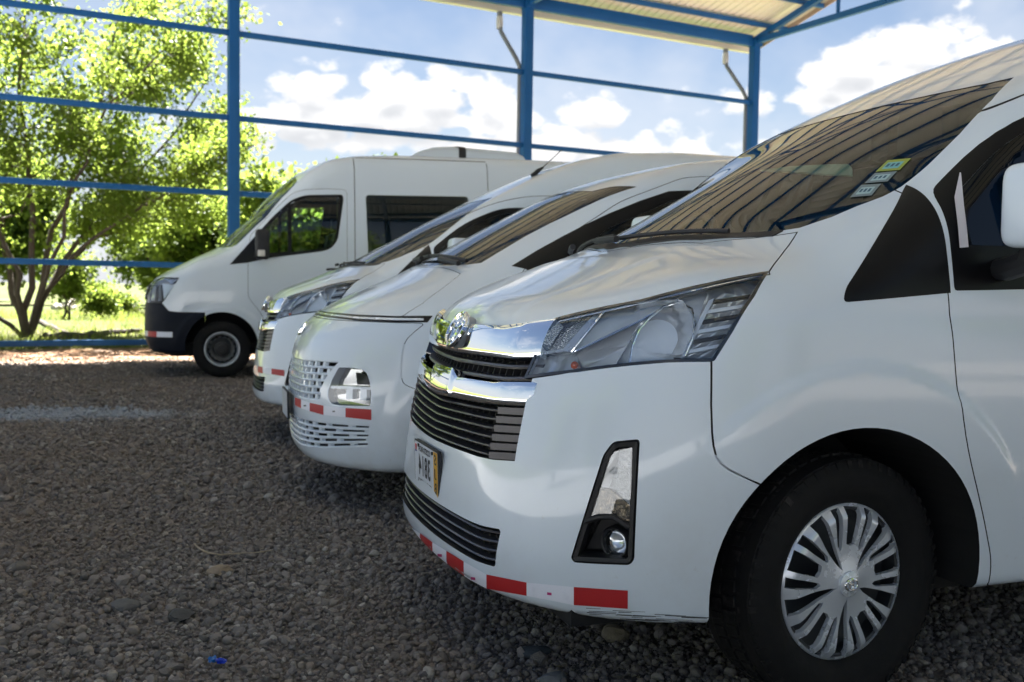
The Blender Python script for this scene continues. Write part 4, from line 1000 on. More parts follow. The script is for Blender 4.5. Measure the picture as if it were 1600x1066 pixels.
def build_hiace():
    B = HB; root = empty('passenger_van')
    S = B.solid(380, 210, 80)
    inner = B.solid(120, 70, 40, offset=.05); mb = MB(); mb.box((-4.8, -1.2, .96), (.55, 1.2, 2.6)); inner = boolean(inner, raw_mesh(mb.v, mb.f), 'INTERSECT')
    S1 = boolean(S, inner, 'DIFFERENCE')
    # wheel wells
    def wells(x, z, r):
        mb = MB(); n = 72; q = [(x + r * cos(2 * pi * k / n), z + r * sin(2 * pi * k / n)) for k in range(n)]; return scut(q, .50, 1.3)
    S1 = boolean(S1, wells(.02, .370, .425), 'DIFFERENCE'); S1 = boolean(S1, wells(-3.86, .37, .42), 'DIFFERENCE')
    # windscreen
    d_ws = (.49, 0, .87)
    half = B.hits([(985, 386), (1100, 374), (1180, 366), (1250, 356), (1300, 339), (1340, 322), (1380, 307), (1408, 292), (1450, 258), (1500, 209), (1550, 156), (1584, 121)])
    half[half[:, 1] < .02, 1] = .02
    xx = np.linspace(-.45, -.95, 200); tops = []
    for y in (.56, .44, .32, .2, .1, .02):
        zz_ = B.zs(xx, np.full(200, y))[:, 2]; tops.append((float(np.interp(1.824 + .012 * y, zz_, xx)), y, 1.824 + .012 * y))
    half = np.concatenate([half, np.array(tops)])
    loop = np.concatenate([half, mirror_y(half)[::-1]]); pw = flat(loop, d_ws, (0, 1, 0)); al = along(loop, d_ws)
    ws = cutter(pw, d_ws, al.min() - .12, al.max() + .25, (0, 1, 0), both=False)
    g = B.finish(boolean(S, ws, 'INTERSECT'), 'windscreen', M_SCREEN, root, only_skin=True, shift=-.002)
    S1 = boolean(S1, ws, 'DIFFERENCE')
    pin = inset(pw, .030); ring = cutter(pw, d_ws, al.min() - .3, al.max() + .3, (0, 1, 0), both=False); core = cutter(pin, d_ws, al.min() - .5, al.max() + .5, (0, 1, 0), both=False)
    fr = boolean(boolean(S, ring, 'INTERSECT'), core, 'DIFFERENCE')
    B.finish(fr, 'windscreen_border', M_BLACKGLOSS, g, only_skin=True, shift=-.004)
    # doors: black window surround, glass
    trim = rounded([(-.285, 1.158), (-.285, 1.435), (-.52, 1.628), (-.80, 1.745), (-1.36, 1.765), (-1.385, 1.19)], [.01, .03, .15, .1, .04, .02])
    pane = rounded([(-.325, 1.285), (-.325, 1.415), (-.53, 1.592), (-.80, 1.705), (-1.31, 1.725), (-1.34, 1.295)], [.02, .03, .15, .1, .04, .03])
    door = rounded([(-.262, 1.146), (-.285, .90), (-.318, .72), (-.41, .50), (-.445, .40), (-.447, .318), (-1.42, .318), (-1.44, 1.0), (-1.42, 1.86), (-1.0, 1.845), (-.72, 1.775), (-.47, 1.655), (-.262, 1.505), (-.235, 1.465), (-.235, 1.40)], [.05, .1, .1, .1, .1, .02, .05, .2, .08, .3, .3, .2, .06, .04, .05])
    cp_ = scut(pane, .45, 1.3)
    glass = boolean(S, cp_, 'INTERSECT'); S1 = boolean(S1, cp_, 'DIFFERENCE')
    tr = boolean(boolean(S, scut(trim, .45, 1.3), 'INTERSECT'), scut(pane, .3, 1.5), 'DIFFERENCE')
    tri = rounded([(.080, 1.122), (.062, 1.160), (-.12, 1.335), (-.268, 1.462), (-.272, 1.152)], [.03, .03, .1, .0, .0])
    trp = boolean(S, scut(tri, .45, 1.3), 'INTERSECT')
    # lamp and grille openings
    hl_px = [(818, 592), (866, 497), (1000, 468), (1110, 441), (1203, 423), (1180, 462), (1146, 517), (1116, 565), (1040, 567), (980, 572), (900, 582)]
    hp = B.hits(hl_px); d_hl = np.array([.66, .72, .22]); d_hl /= np.linalg.norm(d_hl); f_hl = rounded(flat(hp, d_hl), .006); a_hl = along(hp, d_hl)
    chl = cutter(f_hl, d_hl, a_hl.min() - .085, a_hl.max() + .5); lens = boolean(S, cutter(inset(f_hl, .006), d_hl, a_hl.min() - .08, a_hl.max() + .5), 'INTERSECT')
    gask = boolean(boolean(S, cutter(f_hl, d_hl, a_hl.min() - .05, a_hl.max() + .5), 'INTERSECT'), cutter(inset(f_hl, .0085), d_hl, a_hl.min() - .3, a_hl.max() + .8), 'DIFFERENCE')
    S1 = boolean(S1, chl, 'DIFFERENCE')
    fg_px = [(1000, 686), (958, 690), (943, 710), (892, 872), (897, 879), (984, 883), (991, 875)]
    fp = B.hits(fg_px); d_fg = np.array([.62, .78, 0.]); f_fg = rounded(flat(fp, d_fg), .012); a_fg = along(fp, d_fg)
    S1 = boolean(S1, cutter(f_fg, d_fg, a_fg.min() - .07, a_fg.max() + .4), 'DIFFERENCE')
    gp = front_poly(lambda y: Z_HOOD(y) - .0, Z_GB, .575, .582); S1 = boolean(S1, fcut(gp, .70, 1.3), 'DIFFERENCE')
    ip = front_poly(Z_IT, Z_IB, .565, .548); S1 = boolean(S1, fcut(rounded(ip, .008, 3), .78, 1.3), 'DIFFERENCE')
    # panels
    G = .0040
    cd = scut(door, .45, 1.3); dp = boolean(S1, scut(inset(door, G), .45, 1.3), 'INTERSECT'); S1 = boolean(S1, cd, 'DIFFERENCE')
    top_ = [(float(hp[k][0]), float(hp[k][2]) + .007) for k in (8, 9, 10)]; b0 = (float(hp[7][0]) + .004, float(hp[7][2]) + .004)
    bumper = [(b0[0], b0[1]), (.449, .86), (.448, .79), (.4455, .757), (.440, .733), (.428, .714), (.410, .700), (.38, .685), (.34, .666), (.28, .64), (.28, .10), (1.3, .10), (1.3, float(hp[0][2])), (float(hp[0][0]), float(hp[0][2]) + .004)] + top_[::-1]
    cb = fixedb = scut(bumper, -1.3, 1.3, both=False); bp = boolean(S1, scut(inset(bumper, G + .001), -1.3, 1.3, both=False), 'INTERSECT'); S1 = boolean(S1, cb, 'DIFFERENCE')
    hw = B.hits([(1000, 390), (1100, 379), (1180, 371), (1249, 361), (1226, 393), (1203, 425)])
    hood = [(float(p[0]) + .004, float(p[1])) for p in hw[:4]] + [(float(p[0]), float(p[1])) for p in hw[4:]]
    hood[0] = (hood[0][0] + .01, 0.02)
    hood = hood + [(float(hp[k][0]) + .010, float(hp[k][1]) + .018) for k in (4, 3, 2, 1)] + [(.80, .62), (1.2, .52)]
    hood = hood + [(x, -y) for x, y in hood[::-1]]
    hp_ = boolean(S1, tcut(inset(hood, G), .93, 1.9), 'INTERSECT'); S1 = boolean(S1, tcut(hood, .93, 1.9), 'DIFFERENCE')
    body = B.finish(S1, 'body', [M_PAINT, M_GAP], root)
    B.finish(bp, 'front_bumper', [M_PAINT, M_GAP], root); B.finish(hp_, 'bonnet', [M_PAINT, M_GAP], root)
    for sd in (1, -1):
        dr = B.finish(dp, 'front_door', [M_PAINT, M_GAP], root, side=sd)
        B.finish(glass, 'door_window', M_TINT, dr, only_skin=True, side=sd, shift=-.004)
        B.finish(tr, 'window_surround', M_TRIMBLACK, dr, only_skin=True, side=sd, shift=.0012)
        B.finish(trp, 'quarter_panel', M_TRIMBLACK, root, only_skin=True, side=sd, shift=.0012)
        hd = MB(); P = B.ys([-1.32, -1.26, -1.18, -1.12], [1.02, 1.025, 1.025, 1.02], .035, sd); P[0] = B.ys(-1.33, 1.02, .004, sd); P[3] = B.ys(-1.11, 1.02, .004, sd); hd.tube(P, .012, 8); hd.build('door_handle', M_PAINT, dr)
        # long side windows
        for k, (xa, xb) in enumerate(((-1.52, -2.52), (-2.58, -3.62), (-3.68, -4.72))):
            q = rounded([(xa, 1.20), (xa, 1.755), (xb, 1.755), (xb, 1.20)], .05); pc = boolean(S, scut(q, .45, 1.3), 'INTERSECT'); B.finish(pc, 'side_window', M_TRIMBLACK, body, only_skin=True, side=sd, shift=.0015)
        # mirror
        mx = MB(); mx.add(*pebble_box((-.42, sd * 1.115, 1.385), (.145, .185, .225))); mir = mx.build('door_mirror', M_PAINT, root, angle=60)
        ms = MB(); ms.box((-.492, min(sd * 1.062, sd * 1.168), 1.30), (-.4895, max(sd * 1.062, sd * 1.168), 1.465)); ms.build('mirror_glass', M_CHROME, mir)
        ar = MB(); ar.tube([(-.46, sd * .90, 1.215), (-.44, sd * .98, 1.222), (-.43, sd * 1.06, 1.24), (-.42, sd * 1.10, 1.30)], [.032, .034, .036, .034], 10); ar.build('mirror_arm', M_DARK, mir)
    # headlamps
    def inward(px, dep): P = B.hits(px); return P + B.sight(P) * np.asarray(dep, float).reshape(-1, 1)
    def fan(name, px, dep, mat, par, thick=.004, smooth=False):
        P = inward(px, dep if np.ndim(dep) else [dep] * len(px)); n = len(P); mats_ = {}
        objs = []
        for sd in (1, -1):
            Q = P if sd > 0 else mirror_y(P); dd = d_hl * np.array([1, sd, 1]); v = list(Q) + list(Q - dd * thick)
            f = [tuple(range(n)), tuple(range(2 * n - 1, n - 1, -1))] + [(i, n + i, n + (i + 1) % n, (i + 1) % n) for i in range(n)]
            o = mesh_obj(name, v, f, mat, par[sd], smooth); bm = bmesh.new(); bm.from_mesh(o.data); bmesh.ops.triangulate(bm, faces=[q for q in bm.faces if len(q.verts) > 4]); bmesh.ops.recalc_face_normals(bm, faces=bm.faces); bm.to_mesh(o.data); bm.free(); objs.append(o)
        return objs
    lamp = {}
    for sd in (1, -1):
        lp = B.finish(gask, 'headlamp', M_BLACKGLOSS, root, side=sd); lamp[sd] = lp
        B.finish(lens, 'lens', M_CLEAR, lp, only_skin=True, side=sd, shift=-.0015)
    tex = material('lamp_texture', lambda t: principled(t, (.80, .85, .92), .14, .5, normal=bump(t, t.new('ShaderNodeTexVoronoi', ins={'Scale': 190., 'Vector': objco(t)}).outputs['Distance'], 1.0, .006)))
    rib = material('lamp_ribs', lambda t: principled(t, (.74, .79, .85), .14, .5, normal=bump(t, t.new('ShaderNodeTexWave', wave_type='BANDS', bands_direction='DIAGONAL', ins={'Scale': 22., 'Distortion': 1.5, 'Vector': objco(t)}).outputs['Fac'], .9, .01)))
    fan('backing', [(823, 590), (868, 500), (1000, 471), (1110, 444), (1199, 426), (1176, 464), (1142, 517), (1112, 563), (1040, 565), (980, 570), (900, 580)], .062, M_LAMPGREY, lamp)
    fan('indicator_reflector', [(836, 556), (872, 502), (930, 488), (884, 546)], [.032, .06, .06, .032], tex, lamp)
    fan('divider', [(931, 488), (943, 486), (893, 550), (880, 549), (838, 556), (838, 551), (880, 545)], .022, M_SATIN, lamp, .02)
    fan('upper_bezel', [(943, 486), (1000, 473), (1075, 456), (1000, 500), (960, 518), (898, 548)], [.05, .05, .05, .03, .026, .024], M_LAMPGREY, lamp)
    fan('lower_bezel', [(898, 552), (1000, 502), (980, 540), (962, 570), (912, 576)], [.058, .062, .05, .028, .028], M_REFLECTOR, lamp)
    fan('position_reflector', [(826, 588), (838, 560), (900, 552), (908, 576)], [.026, .045, .055, .03], rib, lamp)
    fan('side_panel', [(1105, 455), (1196, 428), (1172, 464), (1140, 515), (1110, 560), (1062, 562), (1085, 520)], .055, rib, lamp)
    for k in range(6):
        v0 = 470 + k * 15.5; x0 = 1106 - k * 6.5; x1 = 1172 - k * 9.5
        fan('louvre', [(x0, v0), (x1, v0 - 10), (x1 - 4, v0 - 4), (x0 - 3, v0 + 6)], .03, M_DARK if k % 2 == 0 else M_LAMPGREY, lamp, .012)
    fan('edge_strip', [(1107, 470), (1116, 466), (1072, 556), (1063, 560)], .02, M_LAMPGREY, lamp, .02)
    e1h, e2h, ddh = basis(d_hl); lo_ = inset(f_hl, .0086); base_ = np.array([e1h * a + e2h * b + ddh * (a_hl.min() - .06) for a, b in lo_])
    for sd in (1, -1):
        O_ = B.shoot(base_, np.tile(ddh, (len(base_), 1)), .6); O_ = O_ - ddh * .003; I_ = O_ - ddh * .07; R_ = np.stack([O_, I_]); R_ = np.concatenate([R_, R_[:, :1]], 1); R_ = R_ if sd > 0 else mirror_y(R_); ln_ = MB(); ln_.grid(R_); ln_.build('bounce_liner', M_LAMPGREY, lamp[sd], angle=40)  # pale side walls added to bounce more light inside the headlamp
    bulb = inward([(898, 571)], [.035])[0]
    def trim_line(px, dep, r):
        P = inward(polyline(px, 10), [dep] * 10)
        for sd in (1, -1): t_ = MB(); t_.tube(P if sd > 0 else mirror_y(P), r, 6); t_.build('chrome_trim', M_CHROME, lamp[sd])
    trim_line([(872, 503), (1000, 474), (1110, 448), (1190, 431)], .012, .0022); trim_line([(943, 487), (893, 550)], .014, .0030); trim_line([(830, 588), (905, 578), (980, 570), (1106, 561)], .012, .0022)
    trim_line([(898, 550), (1000, 502), (1060, 468)], .022, .0026); trim_line([(984, 566), (990, 530), (1005, 505), (1035, 480), (1070, 470), (1088, 490), (1086, 520), (1070, 556)], .016, .0030)
    bowlc = inward([(1032, 513)], [.045])[0]
    ax = np.array([.80, .58, .10]); ax /= np.linalg.norm(ax)
    for sd in (1, -1):
        bb = MB(); bm = bmesh.new(); bmesh.ops.create_uvsphere(bm, u_segments=16, v_segments=10, radius=.011); bb.addbm(bm, 0, Matrix.Translation(Vector(bulb if sd > 0 else mirror_y(bulb)))); bb.build('amber_bulb', simple('amber', (.75, .12, .02), .2, coat=1.0), lamp[sd])
        rb = MB(); R = .092; prof = [(R * q, -.05 + .05 * q * q) for q in np.linspace(.01, 1, 16)]
        v = []; f = []; n = 48; e1, e2, dd = basis(ax)
        for k in range(n):
            a = 2 * pi * k / n
            for i, (r, h) in enumerate(prof):
                rr = r * (1 + (.018 * (k % 4 - 1.5) / 1.5 if i > 5 else 0)); p = bowlc + dd * h + e1 * rr * 1.0 * cos(a) + e2 * np.clip(rr * sin(a), -.068, .075); v.append(p if sd > 0 else mirror_y(p))
        L = len(prof)
        for k in range(n):
            for i in range(L - 1): q = (k * L + i, k * L + i + 1, (k + 1) % n * L + i + 1, (k + 1) % n * L + i); f.append(q if sd > 0 else q[::-1])
        rb.add(v, f); rb.build('main_reflector', M_REFLECTOR, lamp[sd], angle=50)
    # fog lamp unit
    e1, e2, dd = basis(d_fg)
    def ring_mesh(outer, inner, d0, d1, name, mat, par, sd):
        n = len(outer); P = lambda q, h: (e1 * q[0] + e2 * q[1] + dd * h) * np.array([1, sd, 1])
        v = [P(q, h) for q in outer for h in (d0, d1)] + [P(q, h) for q in inner for h in (d0, d1)]
        f = []
        for i in range(n):
            j = (i + 1) % n; a, b, c, d = 2 * i, 2 * i + 1, 2 * j, 2 * j + 1; A, B_, C, D = 2 * n + a, 2 * n + b, 2 * n + c, 2 * n + d
            f += [(b, d, D, B_), (a, A, C, c), (a, c, d, b), (A, B_, D, C)]
        m = MB(); m.add(v, f); return m.build(name, mat, par, fix=True, angle=30)
    def skin_ring(outer, g, name, mat, par, sd, off=.002):
        """frame that follows the skin: outline, inset by g, with a rolled edge"""
        loops = [inset(outer, k) for k in (.0015, g * .35, g, g * 1.25)]; rows = []
        for q, o_ in zip(loops, (-.012, off + .003, off, -.045)):
            P = np.array([e1 * a + e2 * b + dd * (np.mean(a_fg)) for a, b in q]); D_ = np.tile(dd, (len(P), 1)); I = P - dd * .35
            P = B.shoot(I, D_, .8); P = P + dd * o_; rows.append(P if sd > 0 else mirror_y(P))
        R_ = np.array(rows); R_ = np.concatenate([R_, R_[:, :1]], 1); m = MB(); m.grid(R_, flip=sd < 0); return m.build(name, mat, par, fix=True, angle=40)
    cx = f_fg.mean(0); 
    for sd in (1, -1):
        fl = skin_ring(f_fg, .016, 'fog_lamp', M_DARK, root, sd)
        bk = MB(); q = inset(f_fg, .018); zc = np.min(a_fg) - .055
        P = np.array([e1 * a + e2 * b + dd * zc for a, b in q]); P = P if sd > 0 else mirror_y(P); bk.add(P, [tuple(range(len(P)))]); bk.build('fog_housing', M_DARK, fl)
        def Q(px, dep):
            P = B.hits(px); P = P + B.sight(P) * dep; return P if sd > 0 else mirror_y(P)
        def plate(name, px, dep, mat, thick=.01):
            P = Q(px, dep); n = len(P); w_ = dd * np.array([1, sd, 1]) * thick; m = MB(); m.add(list(P) + list(P - w_), [tuple(range(n)), tuple(range(2 * n - 1, n - 1, -1))] + [(i, n + i, n + (i + 1) % n, (i + 1) % n) for i in range(n)]); return m.build(name, mat, fl, fix=True, smooth=False)
        plate('running_lamp_cover', [(948, 712), (968, 704), (963, 730), (952, 762), (930, 762)], .012, M_BLACKGLOSS)
        plate('running_lamp', [(968, 704), (987, 700), (984, 790), (962, 766), (952, 762)], .018, material('smoky_lamp', lambda t: principled(t, (.36, .35, .33), .12, .7, normal=bump(t, t.noise(objco(t), 90, 3, .6, 1.).outputs[0], .6, .006))))
        plate('amber_lamp', [(929, 764), (952, 764), (984, 790), (983, 815), (955, 806), (918, 806)], .022, material('amber_lamp', lambda t: principled(t, (.40, .30, .19), .12, .8, normal=bump(t, t.noise(objco(t), 70, 3, .6, 1.).outputs[0], .8, .01))))
        plate('clear_lens', [(946, 710), (970, 702), (988, 699), (985, 814), (955, 804), (917, 807)], .006, M_CLEAR, .003)
        br = MB(); top = Q([(914, 815), (935, 808), (958, 808), (983, 824)], .004); br.tube(top, .008, 8); br.build('brow', M_DARK, fl)
        c_ = B.hit(963, 848); c_ = c_ + B.sight(c_) * .035; fx = np.array([.85, .50, 0.]); c_, fx = (c_, fx) if sd > 0 else (mirror_y(c_), mirror_y(fx))
        m_ = Matrix.Translation(Vector(c_)) @ Vector(fx).to_track_quat('Z', 'Y').to_matrix().to_4x4()
        rm = MB(); rm.lathe([(.046, -.05), (.044, .006), (.040, .012), (.036, .010), (.035, .0)], 40, 'z'); rm.v = [tuple(m_ @ Vector(p)) for p in rm.v]; rm.build('fog_bezel', M_DARK, fl)
        ln = MB(); ln.lathe([(.036, .002), (.03, .008), (.018, .012), (.0005, .013)], 32, 'z'); ln.v = [tuple(m_ @ Vector(p)) for p in ln.v]; ln.build('fog_lens', M_CLEAR, fl)
        rf = MB(); rf.lathe([(.036, .0), (.030, -.018), (.014, -.030), (.0005, -.032)], 32, 'z'); rf.v = [tuple(m_ @ Vector(p)) for p in rf.v]; rf.build('fog_reflector', M_REFLECTOR, fl)
    # chrome nose and grille
    kink = lambda Y: -.16 * np.maximum(0, np.abs(Y) - .475) ** 1.0 * .55
    gr = band(B, -.57, .57, lambda y: Z_GB(y) + .004, lambda y: Z_HOOD(y) - .004, -.085, .01, 'grille', M_GAP, root, 60, 8)
    top = band(B, -.575, .575, lambda y: Z_C1B(y), lambda y: Z_HOOD(y) - .004, .004, .03, 'chrome_bar', M_CHROME, gr, 120, 14, kink, .004, tilt=.017)
    low = band(B, -.60, .60, lambda y: Z_C2B(y), lambda y: Z_C2T(y) + .024 * sstep(np.abs(y), .150, .095), .004, .03, 'chrome_bar', M_CHROME, gr, 160, 14, lambda Y: kink(Y) + .007 * sstep(np.abs(Y), .135, .11), .004, tilt=.006)
    def slats(z0f, z1f, count, yw, par, depth=.05, hgt=.011, name='slat', off=-.004, end=None):
        for k in range(count):
            fz = (k + .5) / count; n = 70; yy = np.linspace(-yw, yw, n); Z = z0f(yy) + (z1f(yy) - z0f(yy)) * fz
            P = B.xs(yy, Z); o_ = off + kink(yy); X = P + B.grad(P) * o_[:, None]
            prof = [(0, -hgt * .28), (.003, 0.), (0, hgt * .28), (-depth, hgt * .5), (-depth, -hgt * .5)]
            V = np.array([[[p[0] + a, p[1], p[2] + b] for a, b in prof] for p in X]); m = MB(); L = len(prof); f = []
            for i in range(n - 1):
                for j in range(L): f.append((i * L + j, i * L + (j + 1) % L, (i + 1) * L + (j + 1) % L, (i + 1) * L + j))
            f += [tuple(range(L)), tuple((n - 1) * L + j for j in range(L - 1, -1, -1))]
            m.add(V.reshape(-1, 3), f); m.build(name, M_GREYPL if False else M_SLAT, par, angle=40, fix=True)
            if end:
                for sd in (1, -1):
                    ye = np.linspace(end, yw, 8) * sd; Ze = z0f(ye) + (z1f(ye) - z0f(ye)) * fz; Pz = B.xs(ye, Ze); Pz = Pz + B.grad(Pz) * (.003 + kink(ye))[:, None]; e_ = MB()
                    A = np.stack([Pz + [0, 0, .0095], Pz - [0, 0, .0095]], 0); e_.slab(A, A - [.05, 0, 0]); e_.build('slat_end', M_SLATEND, par, fix=True)
    slats(lambda y: Z_GB(y), lambda y: Z_C2B(y) - .004, 6, .585, gr, end=.47)
    slats(lambda y: Z_C2T(y), lambda y: Z_C1B(y) - .002, 2, .575, gr, hgt=.02, off=-.02)
    mesh_ = MB()
    for y in np.linspace(-.55, .55, 27):
        for a, b in ((Z_GB, Z_C2B), (Z_C2T, Z_C1B)):
            z0, z1 = float(a(y)), float(b(y)); p = B.xs(np.array([y, y]), np.array([z0, z1])); mesh_.bar(p[0] - [.055, 0, 0], p[1] - [.055, 0, 0], .004, .03, (1, 0, 0))
    mesh_.build('grille_ribs', M_DARK, gr, smooth=False)
    it = band(B, -.545, .545, lambda y: Z_IB(y) + .003, lambda y: Z_IT(y) - .003, -.075, .01, 'lower_intake', M_GAP, root, 60, 6)
    gask_ = None
    slats(lambda y: Z_IB(y), Z_IT, 4, .545, it, hgt=.013, off=-.012)
    mesh2 = MB()
    for y in np.linspace(-.53, .53, 33):
        z0, z1 = float(Z_IB(y)), float(Z_IT(y)); p = B.xs(np.array([y, y]), np.array([z0, z1])); mesh2.bar(p[0] - [.05, 0, 0], p[1] - [.05, 0, 0], .004, .03, (1, 0, 0))
    mesh2.build('intake_ribs', M_DARK, it, smooth=False)
    # emblem
    c_ = B.xs(.04, 1.000, .010).reshape(3); nn = B.grad(c_[None])[0]; e1_ = np.array([0, 1., 0]); e2_ = np.cross(nn, e1_)
    em = MB(); emblem_rings(em, c_ + nn * .019, .076, .056, e1_, e2_, .0072); emb = em.build('emblem', M_CHROME, root)
    bk = MB(); n = 40; ri = [c_ + nn * .014 + e1_ * .078 * cos(2 * pi * k / n) + e2_ * .058 * sin(2 * pi * k / n) for k in range(n)]; ro = [p - nn * .045 for p in ri]; bk.add(ri + ro, [tuple(range(n))] + [(k, n + k, n + (k + 1) % n, (k + 1) % n) for k in range(n)]); bk.build('emblem_base', simple('emblem_base', (.34, .38, .42), .3, .3), emb, angle=40, fix=True)
    # wipers and cowl
    for k, (ya, yb) in enumerate(((.52, -.12), (-.10, -.66))):
        yy = np.linspace(ya, yb, 12); P = B.zs(.27 - .30 * yy ** 2 - .03 * np.linspace(1, 0, 12), yy, .018); wp = MB(); wp.tube(P, .008, 6); P2 = B.zs(.30 - .30 * yy[-4:] ** 2, yy[-4:], .03); wp.tube(P2, .012, 6); wp.build('wiper', M_DARK, root)
    cw = MB(); yy = np.linspace(-.64, .64, 40); xx0 = np.interp(np.abs(yy), [0, .44, .59, .69], [.315, .215, .13, .05]); a = B.zs(xx0, yy, .0035); b = B.zs(xx0 - .035, yy, .0035); cw.slab(np.stack([a, b]), np.stack([a, b]) - [0, 0, .01]); cw.build('cowl_trim', M_DARK, root, fix=True)
    # cabin
    fl = MB(); fl.box((-4.7, -.85, .962), (.50, .85, .972)); fl.build('cabin_floor', M_DASH, root)
    da = MB(); da.box((.05, -.62, .98), (.32, .62, 1.16), 0, .04); da.box((-.14, -.72, 1.02), (.06, .72, 1.20), 0, .05); da.build('dashboard', M_DASH, root)
    for y in (.42, -.1, -.5): seat('seat', -.75, y, .98, root, .60)
    for k in range(4):
        for y in (.5, -.2, -.55): seat('rear_seat', -1.7 - .8 * k, y, .98, root, .60)
    steering_wheel(-.20, -.42, 1.28, root)
    # aerial on the roof
    ae = MB(); p = B.zs(-1.15, .45, 0.).reshape(3); ae.tube([p, p + [-.05, 0, .05], p + [-.09, 0, .075]], [.022, .016, .008], 8); ae.tube([p + [-.07, 0, .06], p + [-.24, 0, .22]], .0035, 6); ae.build('aerial', M_DARK, root)
    # underside
    un = MB(); un.box((-4.6, -.75, .26), (.75, .75, .36)); un.box((-3.6, -.45, .22), (.2, .45, .26)); un.build('underbody', M_GAP, root, smooth=False)
    # wheels
    for sd in (1, -1): make_wheel(root, 0.0, sd, .352, .356, .2165, .235, steer=7, yface=.905)
    for sd in (1, -1): make_wheel(root, -3.86, sd, .352, .356, .2165, .235, yface=.905)
    return root
M_SLAT = simple('slat_grey', (.075, .07, .075), .34, coat=.2)
M_SLATEND = simple('slat_end_grey', (.115, .105, .11), .38)
# ------------------------------------------------------------------ one-box people carrier: skin and parts
_sxc = Curve([(.12, .82), (.22, .875), (.32, .905), (.5, .915), (.66, .908), (.80, .885), (.92, .845), (1.0, .79), (1.08, .70), (1.2, .5)], .025)
_swz = Curve([(.12, .93), (.25, .96), (.5, .985), (.8, .992), (1.0, .975), (1.2, .935), (1.5, .862), (1.8, .765), (1.98, .68)], .06)
_stc = Curve([(1.2, .80), (.85, .975), (.7, 1.045), (.5, 1.128), (.3, 1.21), (.16, 1.29), (-.2, 1.490), (-.55, 1.675), (-.85, 1.80), (-1.2, 1.888), (-1.7, 1.952), (-2.5, 1.985), (-4.4, 1.93)], .06)
_stk = Curve([(1.0, .12), (.5, .16), (.1, .14), (-.6, .12), (-1.1, .18), (-1.6, .26), (-5, .28)], .1)
def staria_F(P):
    x, y, z = P[..., 0], P[..., 1], P[..., 2]; ya = np.sqrt(y * y + 1e-6)
    a = (x - _sxc(z) + .17 * ya ** 2) / np.sqrt(1.03 + (.34 * ya) ** 2)
    w = _swz(z) - .14 * np.maximum(0, x - .1) ** 2 - .05 * sstep(x, -3.4, -4.3); b = (ya - w) * .985
    fl = np.hypot(x - .0, z - .36); b = b - .014 * sstep(fl, .60, .50) * sstep(z, .15, .4)
    sw_ = .22 * sstep(x, .6, .1) - .10 * sstep(x, -.4, -.9); q = x + (.08 + sw_) * ya ** 2; h = 1e-3; tt = _stc(q); sl = (_stc(q + h) - _stc(q - h)) / (2 * h)
    t = (z - tt + .03 * ya ** 2) / np.sqrt(1 + sl ** 2)
    F = smax(a, b, .62); F = smax(F, t, _stk(x)); return smax(F, (.225 + .02 * sstep(x, .6, 0) - z), .06)
STAR = Pose(-.36, 5.80, 18.0); SB = Body(staria_F, STAR, -4.28, .85, -.5)

